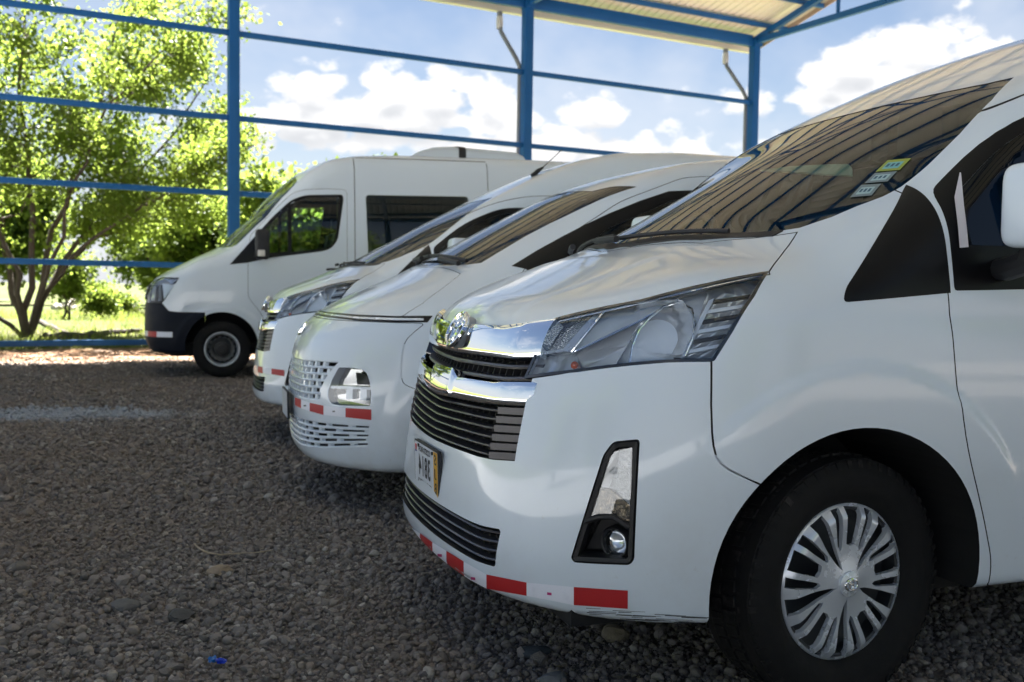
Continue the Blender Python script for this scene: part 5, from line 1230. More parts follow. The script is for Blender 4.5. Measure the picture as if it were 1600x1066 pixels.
def build_staria():
    B = SB; root = empty('people_carrier'); S = B.solid(300, 150, 60)
    inner = B.solid(110, 60, 36, offset=.05); mb = MB(); mb.box((-4.2, -1.2, .80), (.45, 1.2, 2.6)); inner = boolean(inner, raw_mesh(mb.v, mb.f), 'INTERSECT'); S1 = boolean(S, inner, 'DIFFERENCE')
    for x in (0., -3.27):
        q = [(x + .405 * cos(2 * pi * k / 60), .36 + .405 * sin(2 * pi * k / 60)) for k in range(60)]; S1 = boolean(S1, scut(q, .55, 1.3), 'DIFFERENCE')
    d_ws = (.46, 0, .89)
    half = B.hits([(672, 416), (700, 415), (730, 414), (752, 411), (790, 388), (820, 370), (860, 349), (900, 330), (950, 307), (995, 292), (976, 291), (955, 292), (925, 299)]); half[half[:, 1] < .02, 1] = .02
    loop = np.concatenate([half, mirror_y(half)[::-1]]); pw = flat(loop, d_ws, (0, 1, 0)); al = along(loop, d_ws); ws = cutter(pw, d_ws, al.min() - .12, al.max() + .25, (0, 1, 0), both=False)
    g = B.finish(boolean(S, ws, 'INTERSECT'), 'windscreen', M_SCREEN, root, only_skin=True, shift=-.002); S1 = boolean(S1, ws, 'DIFFERENCE')
    # side glass: one dark band, low belt line
    up = B.hits([(799, 416), (840, 391), (880, 369), (915, 351), (951, 334), (1000, 314), (1045, 299)]); pts = [(float(p[0]), float(p[2])) for p in up]
    trim = pts + [(-1.25, 1.70), (-1.5, 1.73), (-1.5, .98), (pts[0][0] - .25, 1.04), (pts[0][0] - .06, pts[0][1] - .015)]
    pane_a = [(-.30, 1.09), (-.30, 1.25), (-.62, 1.47), (-1.0, 1.63), (-1.42, 1.68), (-1.42, 1.05)]; ga = boolean(S, scut(rounded(pane_a, .03), .4, 1.3), 'INTERSECT'); S1 = boolean(S1, scut(rounded(pane_a, .03), .4, 1.3), 'DIFFERENCE')
    tr = boolean(boolean(S, scut(trim, .4, 1.3), 'INTERSECT'), scut(rounded(pane_a, .03), .3, 1.5), 'DIFFERENCE')
    door = rounded([(-.06, 1.10), (-.16, .98), (-.30, .72), (-.44, .45), (-.46, .30), (-1.5, .30), (-1.55, 1.0), (-1.5, 1.80), (-1.1, 1.765), (-.72, 1.62), (-.36, 1.40), (-.17, 1.27), (-.11, 1.20)], .06)
    # lamps and grille openings
    hl_px = [(529, 573), (548, 573), (566, 576), (574, 582), (579, 596), (581, 614), (580, 636), (555, 636), (530, 635), (517, 632), (512, 622), (512, 610), (518, 593)]
    hp = B.hits(hl_px); d_hl = np.array([.86, .50, 0.]); f_hl = rounded(flat(hp, d_hl), .01); a_hl = along(hp, d_hl); S1 = boolean(S1, cutter(f_hl, d_hl, a_hl.min() - .09, a_hl.max() + .5), 'DIFFERENCE')
    lens = boolean(S, cutter(inset(f_hl, .008), d_hl, a_hl.min() - .08, a_hl.max() + .5), 'INTERSECT'); gask = boolean(boolean(S, cutter(inset(f_hl, -.004), d_hl, a_hl.min() - .05, a_hl.max() + .5), 'INTERSECT'), cutter(inset(f_hl, .004), d_hl, a_hl.min() - .3, a_hl.max() + .8), 'DIFFERENCE')
    zt = lambda y: np.interp(np.abs(y), [0, .30, .50, .62, .80], [.752, .757, .768, .772, .772]); zb = lambda y: np.interp(np.abs(y), [0, .40, .62], [.552, .560, .575])
    yw = lambda z: .63 - .10 * max(0, (.68 - z)) / .12
    gp = [(y, float(zt(y))) for y in np.linspace(-.66, .66, 15)] + [(.60, .70), (.565, .64), (.56, .585)] + [(y, float(zb(y))) for y in np.linspace(.55, -.55, 13)] + [(-.56, .585), (-.565, .64), (-.60, .70)]
    S1 = boolean(S1, fcut(gp, .62, 1.3), 'DIFFERENCE')
    lt = lambda y: np.interp(np.abs(y), [0, .4, .8], [.455, .455, .470]); lb = lambda y: np.interp(np.abs(y), [0, .3, .55, .82], [.300, .305, .325, .368])
    lp = [(y, float(lt(y))) for y in np.linspace(-.81, .81, 19)] + [(y, float(lb(y))) for y in np.linspace(.795, -.795, 27)]
    S1 = boolean(S1, fcut(lp, .55, 1.3), 'DIFFERENCE')
    G = .003
    dp = boolean(S1, scut(inset(door, G), .45, 1.3), 'INTERSECT'); S1 = boolean(S1, scut(door, .45, 1.3), 'DIFFERENCE')
    # bonnet above the light bar; front bumper below it
    hs = B.hits([(655, 419), (690, 418), (720, 428), (690, 452), (660, 475), (632, 493)]); hood = [(float(hs[0][0]) + .02, .02)] + [(float(p[0]), float(p[1])) for p in hs] + [(.95, .66)]; hood = hood + [(x, -y) for x, y in hood[::-1]]
    zl = lambda y: np.interp(np.abs(y), [0, .4, .7, .9], [.985, .990, 1.0, 1.02])
    hp_ = boolean(S1, tcut(inset(hood, G), .985, 1.9), 'INTERSECT'); S1 = boolean(S1, tcut(hood, .982, 1.9), 'DIFFERENCE')
    fs = B.hits([(666, 505), (650, 517), (633, 533), (628, 560), (627, 585), (630, 600)]); bump_ = [(float(p[0]), float(p[2])) for p in fs] + [(float(fs[-1][0]) - .05, .66), (.25, .60), (.25, .1), (1.3, .1), (1.3, float(fs[0][2]))]
    bump_ = rounded(bump_, .03); bp = boolean(S1, scut(inset(bump_, G), -1.3, 1.3, both=False), 'INTERSECT'); S1 = boolean(S1, scut(bump_, -1.3, 1.3, both=False), 'DIFFERENCE')
    body = B.finish(S1, 'body', [M_PAINT, M_GAP], root); B.finish(bp, 'front_bumper', [M_PAINT, M_GAP], root); B.finish(hp_, 'bonnet', [M_PAINT, M_GAP], root)
    for sd in (1, -1):
        dr = B.finish(dp, 'front_door', [M_PAINT, M_GAP], root, side=sd); B.finish(ga, 'door_window', M_TINT, dr, only_skin=True, side=sd, shift=-.003); B.finish(tr, 'window_surround', M_TRIMBLACK, root, only_skin=True, side=sd, shift=.0012)
        for xa, xb in ((-1.56, -2.75), (-2.8, -4.05)):
            q = rounded([(xa, 1.0), (xa, 1.73), (xb, 1.73), (xb, 1.03)], .04); B.finish(boolean(S, scut(q, .4, 1.3), 'INTERSECT'), 'side_window', M_TRIMBLACK, body, only_skin=True, side=sd, shift=.0012)
        l_ = B.finish(gask, 'headlamp', M_LAMPGREY, root, side=sd); B.finish(lens, 'lens', M_CLEAR, l_, only_skin=True, side=sd, shift=-.001)
        def Q(px, dep): P = B.hits(px); P = P + B.sight(P) * dep; return P if sd > 0 else mirror_y(P)
        def plate(name, px, dep, mat, thick=.012):
            P = Q(px, dep); n = len(P); w_ = d_hl * np.array([1, sd, 1]) * thick; m = MB(); m.add(list(P) + list(P - w_), [tuple(range(n)), tuple(range(2 * n - 1, n - 1, -1))] + [(i, n + i, n + (i + 1) % n, (i + 1) % n) for i in range(n)]); return m.build(name, mat, l_, fix=True, smooth=False)
        plate('reflector', [(530, 575), (566, 578), (577, 596), (579, 605), (517, 603)], .07, M_SMOKE); plate('lower_reflector', [(517, 606), (579, 608), (578, 634), (520, 631), (514, 620)], .05, M_SMOKE)
        plate('crossbar', [(517, 603), (580, 605), (580, 609), (516, 607)], .015, M_LAMPGREY, .04); plate('led_cube', [(541, 608), (551, 608), (551, 624), (541, 624)], .03, M_LAMPGREY, .03); plate('led_cube', [(563, 606), (573, 607), (573, 626), (563, 625)], .03, M_LAMPGREY, .03); plate('shade', [(556, 582), (572, 586), (577, 602), (558, 601)], .04, M_DARK)
        mx = MB(); mx.add(*pebble_box((-.45, sd * 1.10, 1.20), (.13, .21, .16))); mx.bar((-.45, sd * .93, 1.10), (-.45, sd * 1.1, 1.17), .06, .05); mx.build('door_mirror', M_PAINT, root, angle=50)
    # light bar right across the nose
    def bar_px(top, bot, off, name, mat, par):
        P = skin_strip(B, top, bot, 30, 4, 0.); P = P[:, P[:, :, 1].min(0) > .01]; P = B.snap(P, off); Q = mirror_y(P)[:, ::-1]; m = MB(); R_ = np.concatenate([Q, P], 1); m.slab(R_, R_ - B.grad(R_) * .01); return m.build(name, mat, par, fix=True)
    bar = bar_px([(500, 487), (520, 489), (560, 492.5), (620, 494.5), (676, 494)], [(500, 493), (520, 497), (560, 501.5), (620, 504), (668, 504)], .003, 'light_bar', M_TRIMBLACK, root)
    bar_px([(502, 489.5), (520, 492), (560, 496), (620, 498), (662, 498.3)], [(502, 491.5), (520, 494.5), (560, 499), (620, 501.3), (662, 501.5)], .005, 'light_strip', M_SATIN, bar)
    # moulded mesh: rows of ribs with staggered posts
    def mesh_grille(name, z0, z1, rows, halfw, pitch, par):
        bk = band(B, -halfw(0), halfw(0), lambda y: z0(y), lambda y: z1(y), -.045, .01, name, M_GAP, par, 50, 5)
        for r in range(rows + 1):
            f = r / rows; hw = halfw(f); n = 80; yy = np.linspace(-hw, hw, n); Z = z0(yy) + (z1(yy) - z0(yy)) * f; P = B.xs(yy, Z, -.003); th = .0085
            V = np.array([[p + [0, 0, -th * .7], p + [.003, 0, 0], p + [0, 0, th * .7], p + [-.018, 0, th], p + [-.018, 0, -th]] for p in P]); L = 5; f_ = []
            for i in range(n - 1):
                for j in range(L): f_.append((i * L + j, i * L + (j + 1) % L, (i + 1) * L + (j + 1) % L, (i + 1) * L + j))
            f_ += [tuple(range(L)), tuple((n - 1) * L + j for j in range(L - 1, -1, -1))]; m = MB(); m.add(V.reshape(-1, 3), f_); m.build('rib', M_GRL, bk, angle=40, fix=True)
            if r == rows: continue
            m = MB(); y = -hw + (pitch(0) * .5 if r % 2 else 0)
            ys_ = []
            y = pitch(0) * (.25 if r % 2 else .75)
            while y < hw: ys_ += [y, -y]; y += pitch(y)
            for y in ys_:
                za = float(z0(y) + (z1(y) - z0(y)) * f); zb_ = float(z0(y) + (z1(y) - z0(y)) * (r + 1) / rows); pw_ = .015; sg = 1 if y > 0 else -1
                q = B.xs(np.array([y - pw_ * .75, y + pw_ * .75, y + pw_ * .55, y - pw_ * .55]), np.array([za, za, zb_, zb_]), -.003); m.add(list(q) + list(q - [.018, 0, 0]), [(0, 1, 2, 3), (7, 6, 5, 4), (0, 4, 5, 1), (1, 5, 6, 2), (2, 6, 7, 3), (3, 7, 4, 0)])
            m.build('rib_posts', M_GRL, bk, smooth=False, fix=True)['kind'] = 'stuff'
        return bk
    M_GRL = M_PAINT
    mesh_grille('upper_grille', zb, zt, 6, lambda f: float(np.interp(f, [0, .3, .6, 1], [.555, .565, .60, .655])), lambda y: .062 + .05 * max(0, y - .15), root)
    mesh_grille('lower_grille', lb, lt, 5, lambda f: .80 + .012 * f, lambda y: .075 + .10 * max(0, y - .1), root)
    # emblem
    c_ = B.xs(0., .905, .010).reshape(3); nn = B.grad(c_[None])[0]; e1_ = np.array([0, 1., 0]); e2_ = np.cross(nn, e1_); em = MB(); n = 36
    em.tube([c_ + e1_ * .075 * cos(2 * pi * k / n) + e2_ * .040 * sin(2 * pi * k / n) for k in range(n + 1)], .006, 8, close=False)
    for sg in (-1, 1): em.tube([c_ + e1_ * (sg * .028 - .010) - e2_ * .032, c_ + e1_ * (sg * .028 + .010) + e2_ * .032], .006, 8)
    em.tube([c_ - e1_ * .03 + e2_ * .006, c_ + e1_ * .03 - e2_ * .006], .006, 8); em.build('emblem', M_CHROME, root)
    # wipers, cabin
    for ya, yb in ((.60, .02), (.0, -.55)):
        yy = np.linspace(ya, yb, 10); P = B.zs(.12 - .16 * yy ** 2, yy, .02); wp = MB(); wp.tube(P, .011, 6); wp.tube(B.zs(.16 - .16 * yy[:5] ** 2, yy[:5], .03), .014, 6); wp.build('wiper', M_DARK, root)
    fl = MB(); fl.box((-4.1, -.85, .803), (.44, .85, .812)); fl.box((-.1, -.78, .83), (.30, .78, 1.12), 0, .04); fl.build('dashboard', M_DASH, root)
    for y in (.42, -.42):
        for x in (-.9, -1.9, -2.9): seat('seat', x, y, .82, root, .62)
    steering_wheel(-.32, -.40, 1.16, root)
    un = MB(); un.box((-3.9, -.70, .22), (.45, .70, .34)); un.build('underbody', M_GAP, root, smooth=False)
    for x in (0., -3.27):
        for sd in (1, -1): make_wheel(root, x, sd, .352, .352, .225, .235, yface=.955)
    return root
M_SMOKE = simple('smoked_reflector', (.36, .36, .36), .12, .8)
# ------------------------------------------------------------------ tall minibus: skin and parts
_pxc = Curve([(.25, .84), (.34, .90), (.45, .942), (.60, .95), (.80, .945), (1.0, .93), (1.12, .91), (1.25, .82), (1.4, .6)], .03)
_pwz = Curve([(.2, .95), (.4, .975), (.8, .99), (1.1, .993), (1.5, .982), (1.9, .955), (2.3, .915), (2.6, .875), (2.85, .82)], .08)
_ptc = Curve([(1.2, .86), (.93, 1.14), (.83, 1.262), (.58, 1.39), (.30, 1.515), (.10, 1.605), (.02, 1.655), (-.22, 1.915), (-.60, 2.325), (-.90, 2.60), (-1.25, 2.795), (-1.6, 2.862), (-2.2, 2.90), (-4.0, 2.935), (-6.3, 2.95)], .05)
_ptk = Curve([(1.0, .10), (.5, .20), (0, .15), (-.8, .14), (-1.4, .20), (-2, .22), (-6, .22)], .1)
def sprinter_F(P):
    x, y, z = P[..., 0], P[..., 1], P[..., 2]; ya = np.sqrt(y * y + 1e-6)
    a = (x - _pxc(z) + .14 * ya ** 2) / np.sqrt(1.03 + (.28 * ya) ** 2)
    w = _pwz(z) - .16 * np.maximum(0, x - .25) ** 2; b = (ya - w) * .985
    fl = np.hypot((x - .0) * .92, z - .36); b = b - .016 * sstep(fl, .56, .50) * sstep(z, .3, .6); b = b + .006 * np.exp(-((z - 1.12) / .04) ** 2) * sstep(x, -.5, -1.0)
    sw_ = .20 * sstep(x, .35, .0) - .08 * sstep(x, -.9, -1.5); q = x + (.06 + sw_) * ya ** 2; h = 1e-3; tt = _ptc(q); sl = (_ptc(q + h) - _ptc(q - h)) / (2 * h)
    t = (z - tt + .03 * ya ** 2) / np.sqrt(1 + sl ** 2)
    F = smax(a, b, .34); F = smax(F, t, _ptk(x)); return smax(F, (.30 - z), .05)
SPR = Pose(-3.858, 13.192, 17.0); PB = Body(sprinter_F, SPR, -6.0, 1.25, -.5)

def build_sprinter():
    B = PB; root = empty('minibus'); S = B.solid(280, 140, 70)
    inner = B.solid(110, 60, 40, offset=.05); mb = MB(); mb.box((-5.9, -1.2, .95), (.45, 1.2, 3.2)); inner = boolean(inner, raw_mesh(mb.v, mb.f), 'INTERSECT'); S1 = boolean(S, inner, 'DIFFERENCE')
    for x, r in ((0., .435), (-4.325, .42)):
        q = [(x + r * cos(2 * pi * k / 60), .38 + r * sin(2 * pi * k / 60)) for k in range(60)]; S1 = boolean(S1, scut(q, .50, 1.3), 'DIFFERENCE')
    # windscreen
    d_ws = (.70, 0, .71); base = [(.05, .0), (.045, .3), (-.02, .6), (-.12, .80), (-.17, .84)]; top = [(-.80, .80), (-.92, .74), (-.93, .4), (-.92, 0.)]
    P = np.array([B.zs(x, y).reshape(3) for x, y in base + top]); P[P[:, 1] < .02, 1] = .02; loop = np.concatenate([P, mirror_y(P)[::-1]]); pw = flat(loop, d_ws, (0, 1, 0)); al = along(loop, d_ws); ws = cutter(pw, d_ws, al.min() - .15, al.max() + .3, (0, 1, 0), both=False)
    B.finish(boolean(S, ws, 'INTERSECT'), 'windscreen', M_CABGLASS, root, only_skin=True, shift=-.002); S1 = boolean(S1, ws, 'DIFFERENCE')
    # cab door window with dark sail panel in front
    trim = rounded([(-.09, 1.398), (-.60, 2.00), (-.83, 2.225), (-1.00, 2.292), (-1.47, 2.318), (-1.485, 2.26), (-1.41, 1.74), (-1.33, 1.63), (-1.22, 1.588), (-.60, 1.497), (-.30, 1.425)], [.0, .1, .08, .06, .06, .05, .05, .06, .06, .02, .0])
    qa = rounded([(-.50, 1.55), (-.50, 1.84), (-.79, 2.13), (-.79, 1.575)], .02); qb = rounded([(-.835, 1.575), (-.835, 2.17), (-1.02, 2.262), (-1.44, 2.285), (-1.375, 1.74), (-1.31, 1.65), (-1.21, 1.618)], [.01, .03, .05, .04, .04, .05, .05])
    cq = []
    ga = boolean(S, scut(qa, .4, 1.3), 'INTERSECT'); gb = boolean(S, scut(qb, .4, 1.3), 'INTERSECT'); S1 = boolean(S1, scut(qa, .4, 1.3), 'DIFFERENCE'); S1 = boolean(S1, scut(qb, .4, 1.3), 'DIFFERENCE')
    tr = boolean(boolean(boolean(S, scut(trim, .4, 1.3), 'INTERSECT'), scut(qa, .3, 1.5), 'DIFFERENCE'), scut(qb, .3, 1.5), 'DIFFERENCE')
    door = rounded([(-.305, 1.40), (-.305, 1.0), (-.44, .83), (-.52, .70), (-.52, .34), (-1.53, .34), (-1.53, 2.385), (-1.27, 2.385), (-1.0, 2.365), (-.85, 2.32), (-.62, 2.09), (-.33, 1.76)], [.02, .05, .05, .08, .02, .03, .06, .05, .1, .06, .1, .05])
    wins = [(-1.765, -3.12), (-3.22, -4.55), (-4.65, -5.85)]; wcut = [rounded([(a - .03, 1.545), (a, 2.325), (b, 2.36), (b, 1.56)], .05) for a, b in wins]
    glass = []
    for q in wcut: glass.append(boolean(S, scut(q, .4, 1.3), 'INTERSECT')); S1 = boolean(S1, scut(inset(q, .055), .4, 1.3), 'DIFFERENCE')
    # lamps
    hl = rounded([(.90, .905), (.875, 1.13), (.80, 1.195), (.70, 1.232), (.50, 1.226), (.58, 1.10), (.66, .965), (.71, .905)], .01); chl = scut(hl, .45, 1.3); lens = boolean(S, scut(inset(hl, .008), .45, 1.3), 'INTERSECT'); S1 = boolean(S1, chl, 'DIFFERENCE')
    G = .004
    dp = boolean(S1, scut(inset(door, G), .45, 1.3), 'INTERSECT'); S1 = boolean(S1, scut(door, .45, 1.3), 'DIFFERENCE')
    bumper = [(1.3, .915), (.70, .915), (.655, .86), (.62, .822), (.52, .812), (.20, .808), (.20, .10), (1.3, .10)]
    bp = boolean(S1, scut(inset(bumper, G), -1.3, 1.3, both=False), 'INTERSECT'); S1 = boolean(S1, scut(bumper, -1.3, 1.3, both=False), 'DIFFERENCE')
    hood = [(.06, .02), (.05, .3), (-.02, .6), (-.14, .80), (.10, .86), (.45, .86), (.75, .72), (1.2, .62)]; hood = hood + [(x, -y) for x, y in hood[::-1]]
    hp_ = boolean(S1, tcut(inset(hood, G), 1.14, 2.2), 'INTERSECT'); S1 = boolean(S1, tcut(hood, 1.14, 2.2), 'DIFFERENCE')
    # seams behind the cab door and round the roof panel
    def strip(pts, w=.005):
        p = np.array(pts, float); out_ = []
        V = []; Fc = []
        for a, b in zip(p[:-1], p[1:]):
            d = (b - a) / np.linalg.norm(b - a); n_ = np.array([-d[1], d[0]]) * w; v, f = prism([a - n_ - d * .003, b - n_ + d * .003, b + n_ + d * .003, a + n_ - d * .003], .70, 1.1, (1, 0, 0), (0, 0, 1), (0, 1, 0)); bb = len(V); V += list(v); Fc += [tuple(i + bb for i in q) for q in f]
        n = len(V); V += [mirror_y(q) for q in V]; Fc += [tuple(i + n for i in q) for q in Fc]; return V, Fc
    for seam in ([(-1.63, .40), (-1.625, 2.80)], [(-1.66, 2.815), (-3.39, 2.845)], [(-3.395, 2.82), (-3.395, 2.45)]):
        S1 = boolean(S1, raw_mesh(*strip(seam)), 'DIFFERENCE')
    body = B.finish(S1, 'body', [M_PAINT2, M_GAP], root); B.finish(bp, 'front_bumper', [M_BUMP, M_GAP], root); B.finish(hp_, 'bonnet', [M_PAINT2, M_GAP], root)
    for sd in (1, -1):
        dr = B.finish(dp, 'cab_door', [M_PAINT2, M_GAP], root, side=sd); B.finish(tr, 'window_surround', M_TRIMBLACK, dr, only_skin=True, side=sd, shift=.0012)
        B.finish(ga, 'quarter_light', M_CABGLASS, dr, only_skin=True, side=sd, shift=-.003); B.finish(gb, 'door_window', M_CABGLASS, dr, only_skin=True, side=sd, shift=-.003)
        for g_ in glass: B.finish(g_, 'side_window', M_TINT2, body, only_skin=True, side=sd, shift=.0012)
        hd = MB(); Ph = B.ys([-1.44, -1.42, -1.30, -1.28], [1.36, 1.365, 1.365, 1.36], .035, sd); Ph[0] = B.ys(-1.45, 1.36, .004, sd); Ph[3] = B.ys(-1.27, 1.36, .004, sd); hd.tube(Ph, .014, 8); hd.build('door_handle', M_DARK, dr)
        lp = B.finish(lens, 'headlamp', M_CLEAR, root, only_skin=True, side=sd, shift=-.001)
        def side_plate(name, pts, dy, mat):
            q = np.array(pts); P = B.ys(q[:, 0], q[:, 1], 0., sd); P = P - np.array([.6, sd * .8, 0]) * dy; n = len(P); m = MB(); m.add(list(P) + list(P - np.array([.01, sd * .01, 0])), [tuple(range(n)), tuple(range(2 * n - 1, n - 1, -1))] + [(i, n + i, n + (i + 1) % n, (i + 1) % n) for i in range(n)]); m.build(name, mat, lp, fix=True, smooth=False)
        side_plate('reflector', [(.86, .94), (.85, 1.12), (.74, 1.13), (.74, .94)], .04, M_REFLECTOR); side_plate('upper_reflector', [(.85, 1.13), (.79, 1.185), (.70, 1.22), (.52, 1.215), (.60, 1.14)], .02, M_REFLECTOR); side_plate('indicator', [(.70, .96), (.56, 1.15), (.72, 1.15)], .03, M_LAMPGREY); side_plate('pillar', [(.80, .93), (.78, 1.12), (.755, 1.12), (.765, .93)], .01, M_DARK)
        # mirror
        mx = MB(); mx.add(*pebble_box((-.47, sd * 1.14, 1.65), (.17, .18, .37))); mir = mx.build('door_mirror', M_DARK, root, angle=50)
        ar = MB(); ar.bar((-.42, sd * .92, 1.52), (-.45, sd * 1.10, 1.55), .10, .06); ar.build('mirror_arm', M_DARK, mir); ind = MB(); ind.box((-.50, min(sd * 1.16, sd * 1.235), 1.50), (-.41, max(sd * 1.16, sd * 1.235), 1.58), 0, .012); ind.build('mirror_indicator', simple('indicator_clear', (.7, .66, .6), .2, coat=1.), mir)
    # reflective tape on the bumper
    for k, (xa, xb, mt) in enumerate(((.925, .875, M_TWHITE), (.875, .765, M_TRED), (.765, .58, M_TWHITE))):
        q = np.linspace(xa, xb, 8); P = np.stack([B.ys(q, np.full(8, .565), .003), B.ys(q, np.full(8, .50), .003)]); m = MB(); m.grid(P); m.build('tape', mt, root, fix=True)
    # grille edge and bonnet air intake
    gr = band(B, -.50, .50, lambda y: .95 + 0 * y, lambda y: 1.13 + 0 * y, .012, .03, 'grille', M_DARK, root, 40, 8); 
    for k in range(3): band(B, -.47, .47, lambda y: .985 + .05 * k + 0 * y, lambda y: 1.0 + .05 * k + 0 * y, .022, .012, 'grille_bar', M_SATIN, gr, 40, 4)
    # roof air conditioner
    z0 = 2.895; ac = MB(); Lx = np.linspace(-2.42, -4.02, 40); prof_h = np.interp(Lx, [-4.02, -3.98, -3.90, -3.3, -3.0, -2.75, -2.55, -2.42], [.02, .10, .15, .175, .185, .16, .09, .0]); th = np.linspace(0, pi, 21); P = np.array([[(x, .62 * np.sign(cos(a)) * abs(cos(a)) ** .45, z0 + h * sin(a) ** .45) for a in th] for x, h in zip(Lx, prof_h)]); ac.grid(P); rf = ac.build('roof_air_conditioner', simple('ac_shell', (.56, .62, .68), .45), root, fix=True, angle=40)
    gap = MB(); 
    for sd in (1, -1): pass
    P = np.array([[(x, .625 * np.sign(cos(a)) * abs(cos(a)) ** .45, z0 + .004 + h * sin(a) ** .45) for a in th] for x, h in ((-3.16, .186), (-3.06, .189))]); gap.grid(P); gap.build('vent_gap', M_DARK, rf, fix=True)
    # cab
    fl = MB(); fl.box((-5.8, -.88, .955), (.40, .88, .965)); fl.box((-.25, -.85, .97), (.25, .85, 1.44), 0, .05); fl.build('dashboard', M_DASH, root)
    for y in (.45, -.45): seat('seat', -1.18, y, 1.18, root, .62)
    for k in range(4):
        for y in (.55, -.1, -.55): seat('passenger_seat', -2.3 - .85 * k, y, 1.05, root, .62)
    steering_wheel(-.38, -.45, 1.50, root)
    bk = MB(); bk.box((-1.70, -.85, .98), (-1.66, -.30, 2.6)); bk.build('cab_partition', M_HEADLINER, root)
    un = MB(); un.box((-5.8, -.78, .28), (.68, .78, .42)); un.box((.35, .30, .255), (.62, .72, .34)); un.build('underbody', M_GAP, root, smooth=False)
    for sd in (1, -1): make_wheel(root, 0., sd, .352, .356, .208, .225, style='steel', yface=.945); make_wheel(root, -4.325, sd, .352, .356, .208, .225, style='steel', yface=.945)
    return root
M_PAINT2 = m_paint('white_paint_old', (.66, .735, .815)); M_BUMP = simple('bumper_dark_blue_black', (.006, .009, .018), .6, var=.2, bumpk=.1, bscale=300, spec=.2)
M_TINT2 = m_glass('bus_tinted_glass', (.20, .22, .20), .9, 1.5)
# ------------------------------------------------------------------ the four vehicles in their row
def park(o, pose): o.location = tuple(pose.o); o.rotation_euler = (0, 0, pose.rz); return o
near = park(build_hiace(), NEAR)
THIRD = Pose(-1.09, 7.98, 16.0)
third = park(copy_tree(near), THIRD)
star = park(build_staria(), STAR)
bus = park(build_sprinter(), SPR)
# ------------------------------------------------------------------ number plates, tape, stickers
def text_quads(s, cx, cy, w, h, mirror=True, track=1.0):
    """outline text as triangles in a w x h box centred at (cx, cy)"""
    cu = bpy.data.curves.new('t', 'FONT'); cu.body = s; cu.align_x = 'CENTER'; cu.space_character = track; cu.resolution_u = 3; cu.offset = .022; o = bpy.data.objects.new('t', cu); COL.objects.link(o)
    me = bpy.data.meshes.new_from_object(o.evaluated_get(bpy.context.evaluated_depsgraph_get())); bpy.data.objects.remove(o)
    co = np.empty(len(me.vertices) * 3); me.vertices.foreach_get('co', co); co = co.reshape(-1, 3)[:, :2]; f = [list(p.vertices) for p in me.polygons]
    lo, hi = co.min(0), co.max(0); co = (co - (lo + hi) / 2) / (hi - lo) * np.array([w, h])
    if mirror: co[:, 0] *= -1
    return co + np.array([cx, cy]), f
M_PLATE = simple('plate_white', (.62, .66, .72), .4, coat=.3, var=.06, vscale=30); M_INK = simple('plate_ink', (.012, .014, .02), .5); M_YEL = simple('plate_yellow', (.62, .33, .02), .4)
M_FLAGR = simple('flag_red', (.5, .02, .03), .5); M_FLAGB = simple('flag_blue', (.02, .04, .25), .5)
def number_plate(root, B, z, y0=0.0, text=True, proud=.006):
    c = B.xs(y0, z).reshape(3); n = B.grad(c[None])[0]; n = np.array([n[0], n[1], 0]); n /= np.linalg.norm(n); n = n * .995 + np.array([0, 0, -.03]); e1 = np.cross((0, 0, 1), n); e1 /= np.linalg.norm(e1); e2 = np.cross(n, e1)
    W_, H_ = .305, .152
    def put(mb, co, f, h): mb.add([c + n * (proud + h) + e1 * a + e2 * b for a, b in co], f)
    def rect(x0, x1, y0_, y1): return [(x0, y0_), (x1, y0_), (x1, y1), (x0, y1)], [(0, 1, 2, 3)]
    b = MB(); q = rounded(rect(-W_ / 2, W_ / 2, -H_ / 2, H_ / 2)[0], .012); k = len(q); b.add([c + n * proud + e1 * x + e2 * y for x, y in q] + [c + n * (proud - .012) + e1 * x + e2 * y for x, y in q], [tuple(range(k)), tuple(range(2 * k - 1, k - 1, -1))] + [(i, k + i, k + (i + 1) % k, (i + 1) % k) for i in range(k)])
    pl = b.build('number_plate', M_INK, root, fix=True, angle=30)
    fc = MB(); q = rounded(rect(-W_ / 2 + .005, W_ / 2 - .005, -H_ / 2 + .005, H_ / 2 - .005)[0], .009); put(fc, q, [tuple(range(len(q)))], .0006); fc.build('plate_face', M_PLATE, pl, smooth=False)
    if not text: return pl
    yl = MB(); put(yl, *rect(.098, .146, -.070, .070), .0011); yl.build('yellow_strip', M_YEL, pl, smooth=False)
    t = MB(); put(t, *text_quads('COSTA RICA', -.018, .053, .150, .020), .0016); t.build('country_lettering', M_INK, pl, smooth=False)
    t = MB(); put(t, *text_quads('3814', -.018, -.001, .150, .070, track=1.1), .0016); t.build('number_lettering', M_INK, pl, smooth=False)
    t = MB(); put(t, *text_quads('CENTROAMERICA', -.018, -.056, .180, .017), .0016); t.build('region_lettering', M_INK, pl, smooth=False)
    for ch, yy in (('S', .046), ('J', .0), ('B', -.045)):
        t = MB(); put(t, *text_quads(ch, .121, yy, .024, .034), .0016); t.build('strip_letter', M_INK, pl, smooth=False)
    for x0, x1, m in ((-.138, -.118, M_FLAGR),): t = MB(); put(t, *rect(x0, x1, .042, .062), .0016); t.build('flag_patch', m, pl, smooth=False)
    t = MB(); put(t, *rect(-.138, -.118, .036, .041), .0016); t.build('flag_patch', M_FLAGB, pl, smooth=False)
    for sx in (-1, 1):
        s_ = MB(); s_.tube([c + n * proud + e1 * (sx * .088) + e2 * .062, c + n * (proud + .005) + e1 * (sx * .088) + e2 * .062], .006, 10); s_.build('screw', M_DARK, pl)
    return pl
number_plate(near, HB, .560); number_plate(star, SB, .50, text=False, proud=.03)

